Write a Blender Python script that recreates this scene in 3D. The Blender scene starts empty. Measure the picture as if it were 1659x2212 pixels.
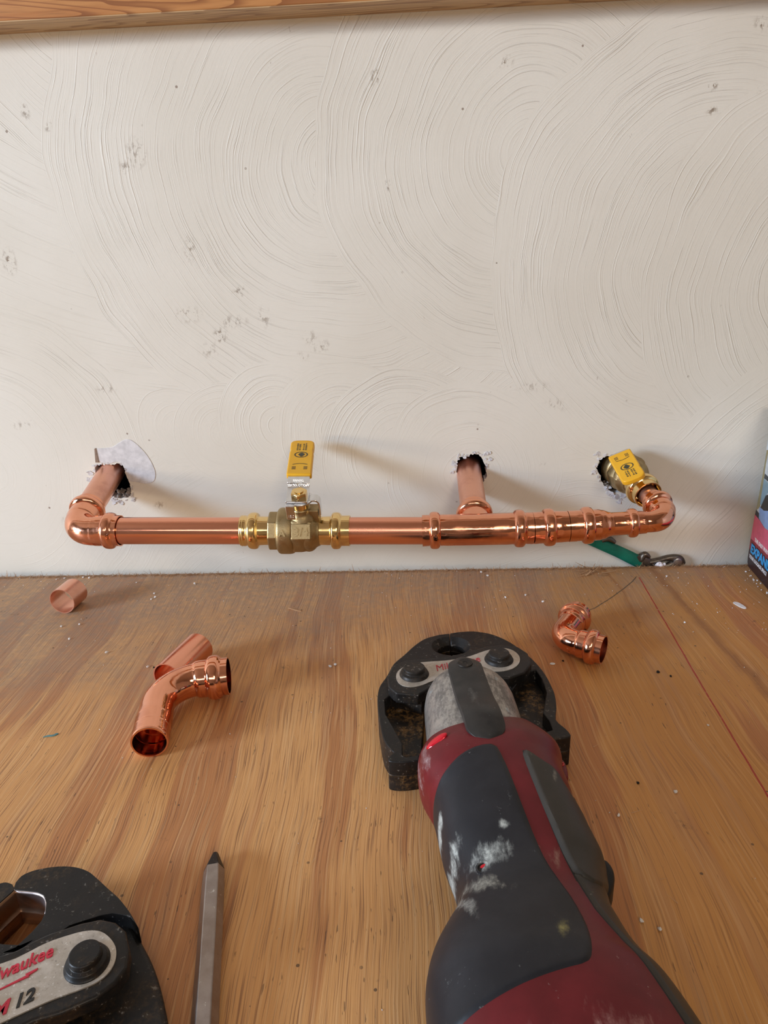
import bpy, bmesh, math, random
from mathutils import Vector, Matrix, noise
from mathutils.geometry import delaunay_2d_cdt
PI = math.pi
S = bpy.context.scene
COL = S.collection
random.seed(7)

# ------------------------------------------------------------------ camera
cam_d = bpy.data.cameras.new('camera')
cam = bpy.data.objects.new('camera', cam_d)
COL.objects.link(cam)
cam.location = (0, -0.61, 0.283)
cam.matrix_world = (Matrix.Translation((0, -0.61, 0.283)) @ Matrix.Rotation(math.radians(3), 4, 'Z')
                    @ Matrix.Rotation(math.radians(69.5), 4, 'X') @ Matrix.Rotation(math.radians(-2.2), 4, 'Z'))
cam_d.sensor_fit = 'HORIZONTAL'
cam_d.sensor_width = 36.0
cam_d.lens = 1534.0 / 1659.0 * 36.0
cam_d.clip_start = 0.01
S.camera = cam

# ------------------------------------------------------------------ world, light, exposure
wd = bpy.data.worlds.new('sky')
S.world = wd
wd.use_nodes = True
wd.node_tree.nodes['Background'].inputs[0].default_value = (0.55, 0.68, 1.0, 1)
wd.node_tree.nodes['Background'].inputs[1].default_value = 0.5
S.view_settings.view_transform = 'Standard'
S.view_settings.look = 'None'
S.view_settings.exposure = -0.30
S.view_settings.gamma = 1.0
S.view_settings.use_curve_mapping = False


def area_light(name, loc, target, sx, sy, power, color):
    d = bpy.data.lights.new(name, 'AREA')
    d.shape = 'RECTANGLE'
    d.size, d.size_y = sx, sy
    d.energy = power
    d.color = color
    o = bpy.data.objects.new(name, d)
    COL.objects.link(o)
    o.location = loc
    o.rotation_euler = (Vector(target) - Vector(loc)).to_track_quat('-Z', 'Y').to_euler()
    return o


# daylight through the open doorway to the left (sky above, sunlit ground below) and the window behind
area_light('doorway_sky', (-2.50, -1.45, 0.80), (-0.6, -0.40, 0.30), 0.85, 0.50, 100, (0.60, 0.77, 1.0))
area_light('doorway_ground', (-2.50, -1.45, 0.14), (-0.6, -0.40, 0.08), 0.85, 0.32, 28, (1.0, 0.82, 0.60))
area_light('warm_fill', (0.45, -1.60, 0.95), (0.1, -0.1, 0.35), 0.35, 0.35, 6.0, (1.0, 0.84, 0.64))  # added warm fill, not a real lamp, to warm the upper wall
area_light('window_daylight', (-0.20, -2.85, 1.42), (-0.15, -1.85, 1.12), 2.2, 0.30, 12, (1.0, 0.93, 0.86))


# ------------------------------------------------------------------ helpers
def obj(name, bm, mat, parent=None, shift=None, smooth=True, mats=None):
    """link a bmesh as one mesh object; shift moves world vertices into the thing's own space"""
    if shift is not None:
        bmesh.ops.translate(bm, verts=bm.verts, vec=-Vector(shift))
    me = bpy.data.meshes.new(name)
    bm.to_mesh(me)
    bm.free()
    for m in (mats or [mat]):
        me.materials.append(m)
    if smooth:
        me.polygons.foreach_set('use_smooth', [True] * len(me.polygons))
        try:
            me.set_sharp_from_angle(angle=math.radians(38))
        except Exception:
            pass
    o = bpy.data.objects.new(name, me)
    COL.objects.link(o)
    if parent:
        o.parent = parent
    return o


def tag(o, label=None, cat=None, group=None, kind=None):
    if label: o['label'] = label
    if cat: o['category'] = cat
    if group: o['group'] = group
    if kind: o['kind'] = kind
    return o


def thing(name, label, cat, loc=(0, 0, 0), rot=(0, 0, 0), group=None):
    o = bpy.data.objects.new(name, None)
    COL.objects.link(o)
    o.empty_display_size = 0.01
    o.location = loc
    o.rotation_euler = rot
    return tag(o, label, cat, group)


def bevel(o, w, seg=2, ang=40):
    m = o.modifiers.new('bevel', 'BEVEL')
    m.width = w
    m.segments = seg
    m.limit_method = 'ANGLE'
    m.angle_limit = math.radians(ang)
    m.harden_normals = False
    return o


def box(bm, x0, x1, y0, y1, z0, z1, M=None):
    v = [bm.verts.new(Vector((x, y, z)) if M is None else M @ Vector((x, y, z)))
         for x in (x0, x1) for y in (y0, y1) for z in (z0, z1)]
    for f in ((0, 1, 3, 2), (4, 6, 7, 5), (0, 4, 5, 1), (2, 3, 7, 6), (0, 2, 6, 4), (1, 5, 7, 3)):
        bm.faces.new([v[i] for i in f])
    return bm


def frame(d):
    d = Vector(d).normalized()
    up = Vector((0, 0, 1)) if abs(d.z) < 0.9 else Vector((0, 1, 0))
    a = d.cross(up).normalized()
    return a, d.cross(a).normalized()


def sweep(bm, pts, rad, seg=48, wall=0.0009, hollow=True, cap=True, flat=None):
    """tube along a path; parallel-transported rings; hollow tubes get an inside and a rim"""
    n = len(pts)
    pts = [Vector(p) for p in pts]
    T = [(pts[min(i + 1, n - 1)] - pts[max(i - 1, 0)]).normalized() for i in range(n)]
    a, b = frame(T[0])
    rings, inner = [], []
    for i in range(n):
        if i:
            q = T[i - 1].rotation_difference(T[i])
            a = (q @ a).normalized()
            b = T[i].cross(a).normalized()
        r = rad[i]
        rg, ri = [], []
        for k in range(seg):
            t = 2 * PI * k / seg
            rr = r * (flat(i, t) if flat else 1)
            rg.append(bm.verts.new(pts[i] + a * (rr * math.cos(t)) + b * (rr * math.sin(t))))
            if hollow:
                ri.append(bm.verts.new(pts[i] + a * ((rr - wall) * math.cos(t)) + b * ((rr - wall) * math.sin(t))))
        rings.append(rg)
        inner.append(ri)

    def strip(A, B, fl=False):
        for k in range(seg):
            j = (k + 1) % seg
            f = [A[k], A[j], B[j], B[k]]
            bm.faces.new(f[::-1] if fl else f)
    for i in range(n - 1):
        strip(rings[i], rings[i + 1])
        if hollow:
            strip(inner[i], inner[i + 1], True)
    if hollow:
        strip(inner[0], rings[0])
        strip(rings[-1], inner[-1])
    elif cap:
        bm.faces.new(rings[0][::-1])
        bm.faces.new(rings[-1])
    bmesh.ops.recalc_face_normals(bm, faces=bm.faces)
    return bm


def path_line(p, q, n):
    p, q = Vector(p), Vector(q)
    return [p.lerp(q, i / n) for i in range(n + 1)]


def path_elbow(corner, d1, l1, d2, l2, R, step=0.0008):
    """start at corner + d1*l1, straight to the bend, arc, straight out to corner + d2*l2"""
    c, d1, d2 = Vector(corner), Vector(d1).normalized(), Vector(d2).normalized()
    ang = math.acos(max(-1, min(1, (-d1).dot(d2))))
    tl = R * math.tan(ang / 2)
    A, B = c + d1 * tl, c + d2 * tl
    n1 = (d1 + d2).normalized()
    O = c + n1 * (R / math.cos(ang / 2))
    pts = path_line(c + d1 * l1, A, max(2, int((l1 - tl) / step)))[:-1]
    va, vb = A - O, B - O
    na = max(6, int(R * ang / step))
    for i in range(na + 1):
        t = i / na
        pts.append(O + va * (math.sin((1 - t) * ang) / math.sin(ang)) + vb * (math.sin(t * ang) / math.sin(ang)))
    pts += path_line(B, c + d2 * l2, max(2, int((l2 - tl) / step)))[1:]
    return pts


def arclen(pts):
    s = [0.0]
    for i in range(1, len(pts)):
        s.append(s[-1] + (pts[i] - pts[i - 1]).length)
    return s


def profile(s, keys, beads=()):
    """radius at arc length s: linear keys (s, r) plus rounded beads (centre, half width, height)"""
    r = keys[-1][1]
    if s <= keys[0][0]:
        r = keys[0][1]
    else:
        for (a, ra), (b, rb) in zip(keys, keys[1:]):
            if a <= s <= b:
                t = (s - a) / max(b - a, 1e-9)
                t = t * t * (3 - 2 * t)
                r = ra + (rb - ra) * t
                break
    for c, w, h in beads:
        u = abs(s - c) / w
        if u < 1:
            r += h * (1 - u ** 2.6) ** 0.5
        elif u < 1.5:
            r += 0
    return r


def prism(bm, poly, z0, z1, M=None):
    T = (lambda p: p) if M is None else (lambda p: M @ p)
    a = [bm.verts.new(T(Vector((x, y, z0)))) for x, y in poly]
    b = [bm.verts.new(T(Vector((x, y, z1)))) for x, y in poly]
    n = len(poly)
    bm.faces.new(a[::-1])
    bm.faces.new(b)
    for i in range(n):
        j = (i + 1) % n
        bm.faces.new([a[i], a[j], b[j], b[i]])
    bmesh.ops.recalc_face_normals(bm, faces=bm.faces)
    return bm


def smooth_poly(poly, it=1):
    for _ in range(it):
        out = []
        n = len(poly)
        for i in range(n):
            p, q = poly[i], poly[(i + 1) % n]
            out.append((p[0] * .75 + q[0] * .25, p[1] * .75 + q[1] * .25))
            out.append((p[0] * .25 + q[0] * .75, p[1] * .25 + q[1] * .75))
        poly = out
    return poly


def catmull(poly, m=4, closed=False):
    out = []
    n = len(poly)
    rng = range(n) if closed else range(n - 1)
    for i in rng:
        g = (lambda k: poly[k % n]) if closed else (lambda k: poly[max(0, min(n - 1, k))])
        p0, p1, p2, p3 = g(i - 1), g(i), g(i + 1), g(i + 2)
        for j in range(m):
            f = j / m
            out.append(tuple(0.5 * (2 * p1[k] + (p2[k] - p0[k]) * f + (2 * p0[k] - 5 * p1[k] + 4 * p2[k] - p3[k]) * f * f
                                    + (-p0[k] + 3 * p1[k] - 3 * p2[k] + p3[k]) * f ** 3) for k in range(len(p1))))
    if not closed:
        out.append(tuple(poly[-1]))
    return out


def text_bm(body, size, depth, M, shear=0.0, bm=None, align='LEFT', spacing=1.0, sx=1.0, bold=0.0):
    cu = bpy.data.curves.new('lettering', 'FONT')
    cu.body = body
    cu.size = size
    cu.extrude = depth / 2
    cu.shear = shear
    cu.align_x = align
    cu.space_character = spacing
    cu.offset = bold
    cu.resolution_u = 3
    o = bpy.data.objects.new('lettering', cu)
    COL.objects.link(o)
    dg = bpy.context.evaluated_depsgraph_get()
    me = bpy.data.meshes.new_from_object(o.evaluated_get(dg))
    bpy.data.objects.remove(o)
    bpy.data.curves.remove(cu)
    if bm is None:
        bm = bmesh.new()
    b2 = bmesh.new()
    b2.from_mesh(me)
    vm = {}
    for v in b2.verts:
        vm[v.index] = bm.verts.new(M @ Vector((v.co.x * sx, v.co.y, v.co.z)))
    for f in b2.faces:
        try:
            bm.faces.new([vm[v.index] for v in f.verts])
        except ValueError:
            pass
    b2.free()
    bpy.data.meshes.remove(me)
    return bm


def basis(o, x, y, z):
    M = Matrix.Identity(4)
    for i, v in enumerate((x, y, z)):
        v = Vector(v)
        for r in range(3):
            M[r][i] = v[r]
    for r in range(3):
        M[r][3] = Vector(o)[r]
    return M


# ------------------------------------------------------------------ node shorthand
class N:
    def __init__(self, name):
        self.m = bpy.data.materials.new(name)
        self.m.use_nodes = True
        self.t = self.m.node_tree
        self.b = self.t.nodes['Principled BSDF']
        self.tc = None

    def n(self, typ, **kw):
        nd = self.t.nodes.new(typ)
        for k, v in kw.items():
            setattr(nd, k, v)
        return nd

    def l(self, a, b):
        self.t.links.new(a, b)

    def P(self):
        if not self.tc:
            self.tc = self.n('ShaderNodeTexCoord')
        return self.tc.outputs['Object']

    def put(self, sock, v):
        if hasattr(v, 'is_linked') or isinstance(v, bpy.types.NodeSocket):
            self.l(v, sock)
        elif v is not None:
            sock.default_value = v

    def math(self, op, a, b=None, c=None, clamp=False):
        nd = self.n('ShaderNodeMath', operation=op, use_clamp=clamp)
        self.put(nd.inputs[0], a)
        self.put(nd.inputs[1], b)
        if c is not None: self.put(nd.inputs[2], c)
        return nd.outputs[0]

    def vmath(self, op, a, b=None):
        nd = self.n('ShaderNodeVectorMath', operation=op)
        self.put(nd.inputs[0], a)
        self.put(nd.inputs[1], b)
        return nd.outputs['Value'] if op in ('DISTANCE', 'LENGTH', 'DOT_PRODUCT') else nd.outputs['Vector']

    def xyz(self, v):
        nd = self.n('ShaderNodeSeparateXYZ')
        self.l(v, nd.inputs[0])
        return nd.outputs

    def comb(self, x, y, z):
        nd = self.n('ShaderNodeCombineXYZ')
        for i, v in enumerate((x, y, z)):
            self.put(nd.inputs[i], v)
        return nd.outputs[0]

    def noise(self, vec, scale=1, detail=2, rough=.5, dist=0.0):
        nd = self.n('ShaderNodeTexNoise')
        self.l(vec, nd.inputs['Vector'])
        nd.inputs['Scale'].default_value = scale
        nd.inputs['Detail'].default_value = detail
        nd.inputs['Roughness'].default_value = rough
        nd.inputs['Distortion'].default_value = dist
        return nd.outputs['Fac']

    def step(self, v, a, b, lo=0.0, hi=1.0):
        nd = self.n('ShaderNodeMapRange', interpolation_type='SMOOTHSTEP')
        self.put(nd.inputs[0], v)
        nd.inputs[1].default_value = a
        nd.inputs[2].default_value = b
        nd.inputs[3].default_value = lo
        nd.inputs[4].default_value = hi
        return nd.outputs[0]

    def mix(self, f, a, b):
        nd = self.n('ShaderNodeMix', data_type='RGBA')
        self.put(nd.inputs[0], f)
        self.put(nd.inputs[6], a)
        self.put(nd.inputs[7], b)
        return nd.outputs[2]

    def vmix(self, f, a, b):
        nd = self.n('ShaderNodeMix', data_type='VECTOR')
        self.put(nd.inputs[0], f)
        self.put(nd.inputs[4], a)
        self.put(nd.inputs[5], b)
        return nd.outputs[1]

    def bump(self, h, dist, strength=1.0, normal=None):
        nd = self.n('ShaderNodeBump')
        nd.inputs['Strength'].default_value = strength
        nd.inputs['Distance'].default_value = dist
        self.l(h, nd.inputs['Height'])
        if normal is not None: self.l(normal, nd.inputs['Normal'])
        return nd.outputs[0]

    def out(self, color=None, rough=None, metal=None, normal=None, spec=None, coat=None):
        B = self.b.inputs
        self.put(B['Base Color'], color)
        self.put(B['Roughness'], rough)
        if metal is not None: self.put(B['Metallic'], metal)
        if normal is not None: self.l(normal, B['Normal'])
        if spec is not None: self.put(B['Specular IOR Level'], spec)
        if coat is not None: self.put(B['Coat Weight'], coat)
        return self.m


def rgb(r, g, b): return (r, g, b, 1)


def metal(name, col, rough, var=0.1, dark=None, scale=60, bump=0.0, bscale=900, dk=0.5, stretch=None):
    k = N(name)
    p = k.P()
    v = p if stretch is None else k.vmath('MULTIPLY', p, stretch)
    n1 = k.noise(v, scale, 4, .6)
    n2 = k.noise(p, scale * 6, 3, .6)
    r = k.math('ADD', k.step(n1, .35, .7, rough - var * .5, rough + var), k.math('MULTIPLY', k.math('SUBTRACT', n2, .5), var * .5))
    c = k.mix(k.step(n1, .48, .72, 0, dk), col, dark or tuple(x * .75 for x in col[:3]) + (1,))
    nm = k.bump(k.noise(v, bscale, 2), bump, .5) if bump else None
    return k.out(c, r, 1.0, nm)


COPPER = metal('bright_copper', rgb(.86, .385, .235), .13, .12, rgb(.66, .27, .17), 70, .00030, 130)
COPPER_PIPE = metal('drawn_copper', rgb(.86, .385, .25), .2, .1, rgb(.74, .31, .20), 25, .00003, 400, stretch=(.25, 1, 1))
COPPER_DULL = metal('dull_copper', rgb(.80, .42, .30), .34, .12, rgb(.62, .30, .22), 60, .00003, 500)
COPPER_IN = metal('copper_inside', rgb(.75, .22, .10), .3, .15, rgb(.45, .10, .05), 80)
BRASS = metal('polished_brass', rgb(.86, .62, .28), .14, .1, rgb(.62, .40, .16), 90, .00005, 200)
BRASS_CAST = metal('cast_brass', rgb(.42, .32, .17), .42, .1, rgb(.30, .22, .12), 120, .00025, 1500)
CHROME = metal('zinc_plated_steel', rgb(.72, .72, .72), .16, .1, rgb(.55, .55, .58), 120, .00004, 300)


def tool_steel(name, gold, dust, base=(.009, .0085, .0085)):
    k = N(name)
    p = k.P()
    n1 = k.noise(p, 55, 5, .65)
    n2 = k.noise(p, 420, 4, .7)
    n3 = k.noise(k.vmath('ADD', p, (3, 1, 2)), 30, 4, .6)
    c = k.mix(k.step(n1, .4, .75), rgb(*base), rgb(base[0] * 2.2, base[1] * 2.0, base[2] * 1.8))
    g = k.math('MULTIPLY', k.step(n3, .47, .64), k.step(n2, .42, .6))
    g = k.math('MULTIPLY', g, gold)
    c = k.mix(g, c, rgb(.50, .27, .09))
    d = k.math('MULTIPLY', k.step(n2, .61, .70), dust)
    c = k.mix(d, c, rgb(.32, .30, .27))
    r = k.math('ADD', k.step(n1, .3, .7, .36, .58), k.math('MULTIPLY', d, .4), clamp=True)
    return k.out(c, r, k.math('ADD', k.math('MULTIPLY', g, .7), .05, clamp=True), k.bump(n2, .0003, .35), .32)


STEEL_BLACK = tool_steel('black_oxide_steel', .06, .45)
STEEL_GREASY = tool_steel('greasy_recessed_steel', .60, .5, (.010, .008, .007))
STEEL_COVER = tool_steel('worn_black_plate', .04, .6, (.011, .0105, .0105))


def alu():
    k = N('worn_cast_aluminium')
    p = k.P()
    n1 = k.noise(p, 60, 5, .7)
    n2 = k.noise(k.vmath('MULTIPLY', p, (1, .4, 1)), 340, 5, .75)
    f = k.math('ADD', k.math('MULTIPLY', n1, .5), k.math('MULTIPLY', n2, .5))
    c = k.mix(k.step(f, .40, .60), rgb(.20, .19, .18), rgb(.47, .45, .42))
    c = k.mix(k.math('MULTIPLY', k.step(k.noise(p, 90, 3), .62, .7), .6), c, rgb(.42, .52, .58))
    return k.out(c, k.step(f, .4, .6, .55, .40), .75, k.bump(n2, .0003, .4))


ALU = alu()


def plastic(name, col, rough, dustcol, dust, smears=(), scale=60, tint=None):
    """moulded plastic or rubber with scuffs; smears = (centre, radius, stretch direction, colour)"""
    k = N(name)
    p = k.P()
    n1 = k.noise(p, scale, 4, .6)
    n2 = k.noise(p, 500, 4, .75)
    n3 = k.noise(k.vmath('MULTIPLY', p, (1, .35, 1)), 130, 5, .7)
    c = k.mix(k.step(n1, .35, .7), rgb(*col), rgb(*[x * 1.5 for x in col]) if tint is None else rgb(*tint))
    sp = k.math('MULTIPLY', k.step(k.math('ADD', k.math('MULTIPLY', n2, .5), k.math('MULTIPLY', n3, .5)), .61, .68), dust)
    c = k.mix(sp, c, rgb(*dustcol))
    r = k.math('ADD', rough, k.math('MULTIPLY', sp, .3))
    for (cx, cy, cz), (rx, ry, rz), rot, scol in smears:
        q = k.vmath('SUBTRACT', p, (cx - .030, cy + .330, cz))   # relative to the tool's own origin
        mp = k.n('ShaderNodeMapping')
        k.l(q, mp.inputs[0])
        mp.inputs['Rotation'].default_value = (0, 0, rot)
        q = k.vmath('DIVIDE', mp.outputs[0], (rx, ry, rz))
        d = k.vmath('LENGTH', q)
        f = k.math('ADD', k.math('SUBTRACT', 1, d), k.math('MULTIPLY', k.math('SUBTRACT', n3, .5), 3.4))
        f = k.math('MULTIPLY', k.step(f, .1, 1.1), k.step(k.math('ADD', n2, k.math('MULTIPLY', n1, .5)), .55, .95, .35, 1))
        f = k.math('MULTIPLY', f, k.step(d, 1.6, .9))
        c = k.mix(f, c, rgb(*scol))
    return k.out(c, r, 0.0, k.bump(n2, .00012, .3), .3)


WHITE_CHALK = (.50, .53, .50)
RED = plastic('red_nylon', (.115, .008, .012), .38, (.42, .30, .28), .5,
              [((.062, -.470, .060), (.020, .012, .02), .7, (.42, .22, .20)), ((.034, -.475, .062), (.014, .012, .02), .4, (.45, .20, .22)),
               ((.001, -.322, .035), (.006, .012, .02), 0, (.42, .34, .34)), ((.0525, -.390, .05), (.0035, .009, .02), .35, (.36, .24, .18))], tint=(.15, .011, .016))
RUBBER = plastic('black_rubber', (.013, .014, .018), .46, (.30, .31, .31), .35,
                 [((.0255, -.3865, .052), (.0105, .0085, .03), -.4, WHITE_CHALK), ((.0205, -.4025, .052), (.013, .006, .03), .45, (.34, .33, .28)),
                  ((.0115, -.3815, .03), (.0035, .016, .04), .15, WHITE_CHALK), ((.015, -.412, .04), (.004, .012, .04), -.35, (.34, .34, .31)),
                  ((.0462, -.4310, .058), (.0030, .0055, .03), .35, (.30, .27, .10)), ((.0330, -.3750, .055), (.0030, .003, .03), .2, WHITE_CHALK),
                  ((.0065, -.3600, .03), (.002, .009, .04), .1, WHITE_CHALK)], tint=(.020, .021, .026))
GREY_TRIGGER = plastic('grey_trigger_plastic', (.034, .031, .026), .42, (.30, .28, .24), .4,
                       [((.060, -.345, .04), (.002, .006, .02), .2, (.36, .34, .30))], tint=(.044, .038, .032))
STRAP = plastic('blackened_plate', (.016, .016, .016), .42, (.30, .29, .27), .55, [((.0275, -.291, .055), (.004, .010, .02), 0, (.16, .16, .15))],
                tint=(.035, .033, .031))
BLACK = plastic('matt_black', (.008, .008, .008), .5, (.2, .2, .2), .1)
YELLOW = plastic('yellow_vinyl', (.78, .40, .020), .34, (.5, .36, .1), .08, tint=(.80, .43, .025))
GREEN = plastic('green_grip', (.006, .115, .075), .42, (.3, .35, .3), .2)


def label_plate():
    k = N('scratched_nameplate')
    p = k.P()
    n1 = k.noise(p, 120, 4, .7)
    n2 = k.noise(p, 600, 4, .7)
    c = k.mix(k.step(n1, .35, .7), rgb(.42, .37, .31), rgb(.56, .51, .45))
    c = k.mix(k.step(n2, .60, .68), c, rgb(.72, .70, .66))
    c = k.mix(k.math('MULTIPLY', k.step(n2, .40, .32), .5), c, rgb(.16, .14, .12))
    return k.out(c, .42, .35, k.bump(n2, .0001, .3))


NAMEPLATE = label_plate()


def flat_mat(name, col, rough=.5, metal_=0.0):
    k = N(name)
    n1 = k.noise(k.P(), 150, 4, .6)
    c = k.mix(k.step(n1, .3, .7), rgb(*[x * .85 for x in col]), rgb(*[min(1, x * 1.1) for x in col]))
    return k.out(c, rough, metal_)


RED_INK = flat_mat('red_ink', (.55, .02, .05), .4)
BLACK_INK = flat_mat('black_ink', (.01, .01, .01), .4)
DARK_PRINT = flat_mat('dark_print', (.05, .05, .03), .5)
LETTER_METAL = flat_mat('raised_bright_letters', (.85, .85, .84), .2, 1.0)
GYPSUM = flat_mat('torn_gypsum', (.66, .64, .64), .9)
PAPER = flat_mat('torn_paper', (.60, .58, .58), .9)
HOLE_DARK = flat_mat('dark_cavity', (.012, .010, .009), .9)


# plaster wall: overlapping fans of trowel marks as fine relief
def plaster():
    k = N('trowelled_plaster')
    p = k.P()
    x, y, z = k.xyz(p)[0:3]
    flatp = k.comb(x, 0.0, z)
    wob = k.noise(flatp, 9, 2)
    cur = k.comb(k.math('MULTIPLY', k.vmath('DISTANCE', flatp, (-.16, 0, .62)), 470), k.math('MULTIPLY', x, 8), k.math('MULTIPLY', z, 8))
    fans = [(-.40, .10, .16, 0), (-.12, -.10, .25, 0), (.16, -.16, .30, 0), (-.20, .50, .17, .05), (-.060, .345, .226, 0), (.092, .346, .168, 0), (.245, .264, .187, 0), (.352, .246, .168, 0),
            (-.210, .138, .036, 0), (-.172, .132, .045, 0), (-.122, .138, .056, 0), (-.068, .132, .062, 0), (-.012, .106, .078, 0), (.047, .090, .080, 0), (.434, -.07, .285, 0)]
    for i, (cx, cz, R, Ri) in enumerate(fans):
        d = k.vmath('DISTANCE', flatp, (cx, 0, cz))
        dw = k.math('ADD', d, k.math('MULTIPLY', k.math('SUBTRACT', wob, .5), .03))
        m = k.math('LESS_THAN', dw, R)
        if Ri: m = k.math('MULTIPLY', m, k.math('GREATER_THAN', dw, Ri))
        vec = k.comb(k.math('MULTIPLY', dw, 880 if R > .1 else 800), k.math('MULTIPLY', x, 10), k.math('ADD', k.math('MULTIPLY', z, 10), i * 7.3))
        cur = k.vmix(m, cur, vec)
    n1 = k.noise(cur, 1.0, 3, .55)
    fine = k.noise(p, 260, 4, .6)
    mid = k.noise(p, 45, 4, .6)
    amp = k.step(k.noise(flatp, 13, 3), .34, .62, .35, 1.0)
    amp = k.math('MULTIPLY', k.math('MULTIPLY', amp, k.step(z, .10, .22, .6, 1.0)), k.step(k.math('ADD', k.math('SUBTRACT', z, k.math('MULTIPLY', x, -.25)), k.math('MULTIPLY', k.noise(flatp, 11, 3), .10)), .05, .20, .38, 1.0))   # floated smoother low on the left
    ridge = k.step(n1, .55, .74)
    h = k.math('ADD', k.math('MULTIPLY', k.math('ADD', k.math('MULTIPLY', n1, .5), k.math('MULTIPLY', ridge, .8)), amp),
               k.math('ADD', k.math('MULTIPLY', fine, .16), k.math('MULTIPLY', mid, .35)))
    nm = k.bump(h, .00050, .70)
    base = k.mix(k.step(k.noise(p, 7, 3), .35, .65), rgb(.69, .65, .565), rgb(.735, .70, .62))
    base = k.mix(k.step(n1, .42, .30, 0, .10), base, rgb(.45, .38, .30))
    at = k.n('ShaderNodeAttribute', attribute_name='dirt')
    dt = k.math('MULTIPLY', at.outputs['Fac'], k.step(k.noise(k.vmath('MULTIPLY', p, (1, 1, .6)), 260, 5, .7), .50, .58), clamp=True)
    base = k.mix(dt, base, rgb(.20, .14, .09))
    # small scattered pits and specks
    vo = k.n('ShaderNodeTexVoronoi', feature='F1')
    k.l(p, vo.inputs['Vector'])
    vo.inputs['Scale'].default_value = 62
    sp = k.math('MULTIPLY', k.math('LESS_THAN', vo.outputs['Distance'], .062), k.step(k.noise(p, 21, 2), .55, .62))
    base = k.mix(k.math('MULTIPLY', sp, .75), base, rgb(.20, .13, .09))
    cr = k.math('MULTIPLY', k.step(k.noise(k.vmath('MULTIPLY', p, (1.6, 1, .5)), 190, 3, .6), .70, .74), k.step(k.noise(p, 15, 2), .52, .62))
    base = k.mix(k.math('MULTIPLY', cr, .5), base, rgb(.30, .22, .16))
    return k.out(base, .62, 0.0, nm, .3)


PLASTER = plaster()


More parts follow.
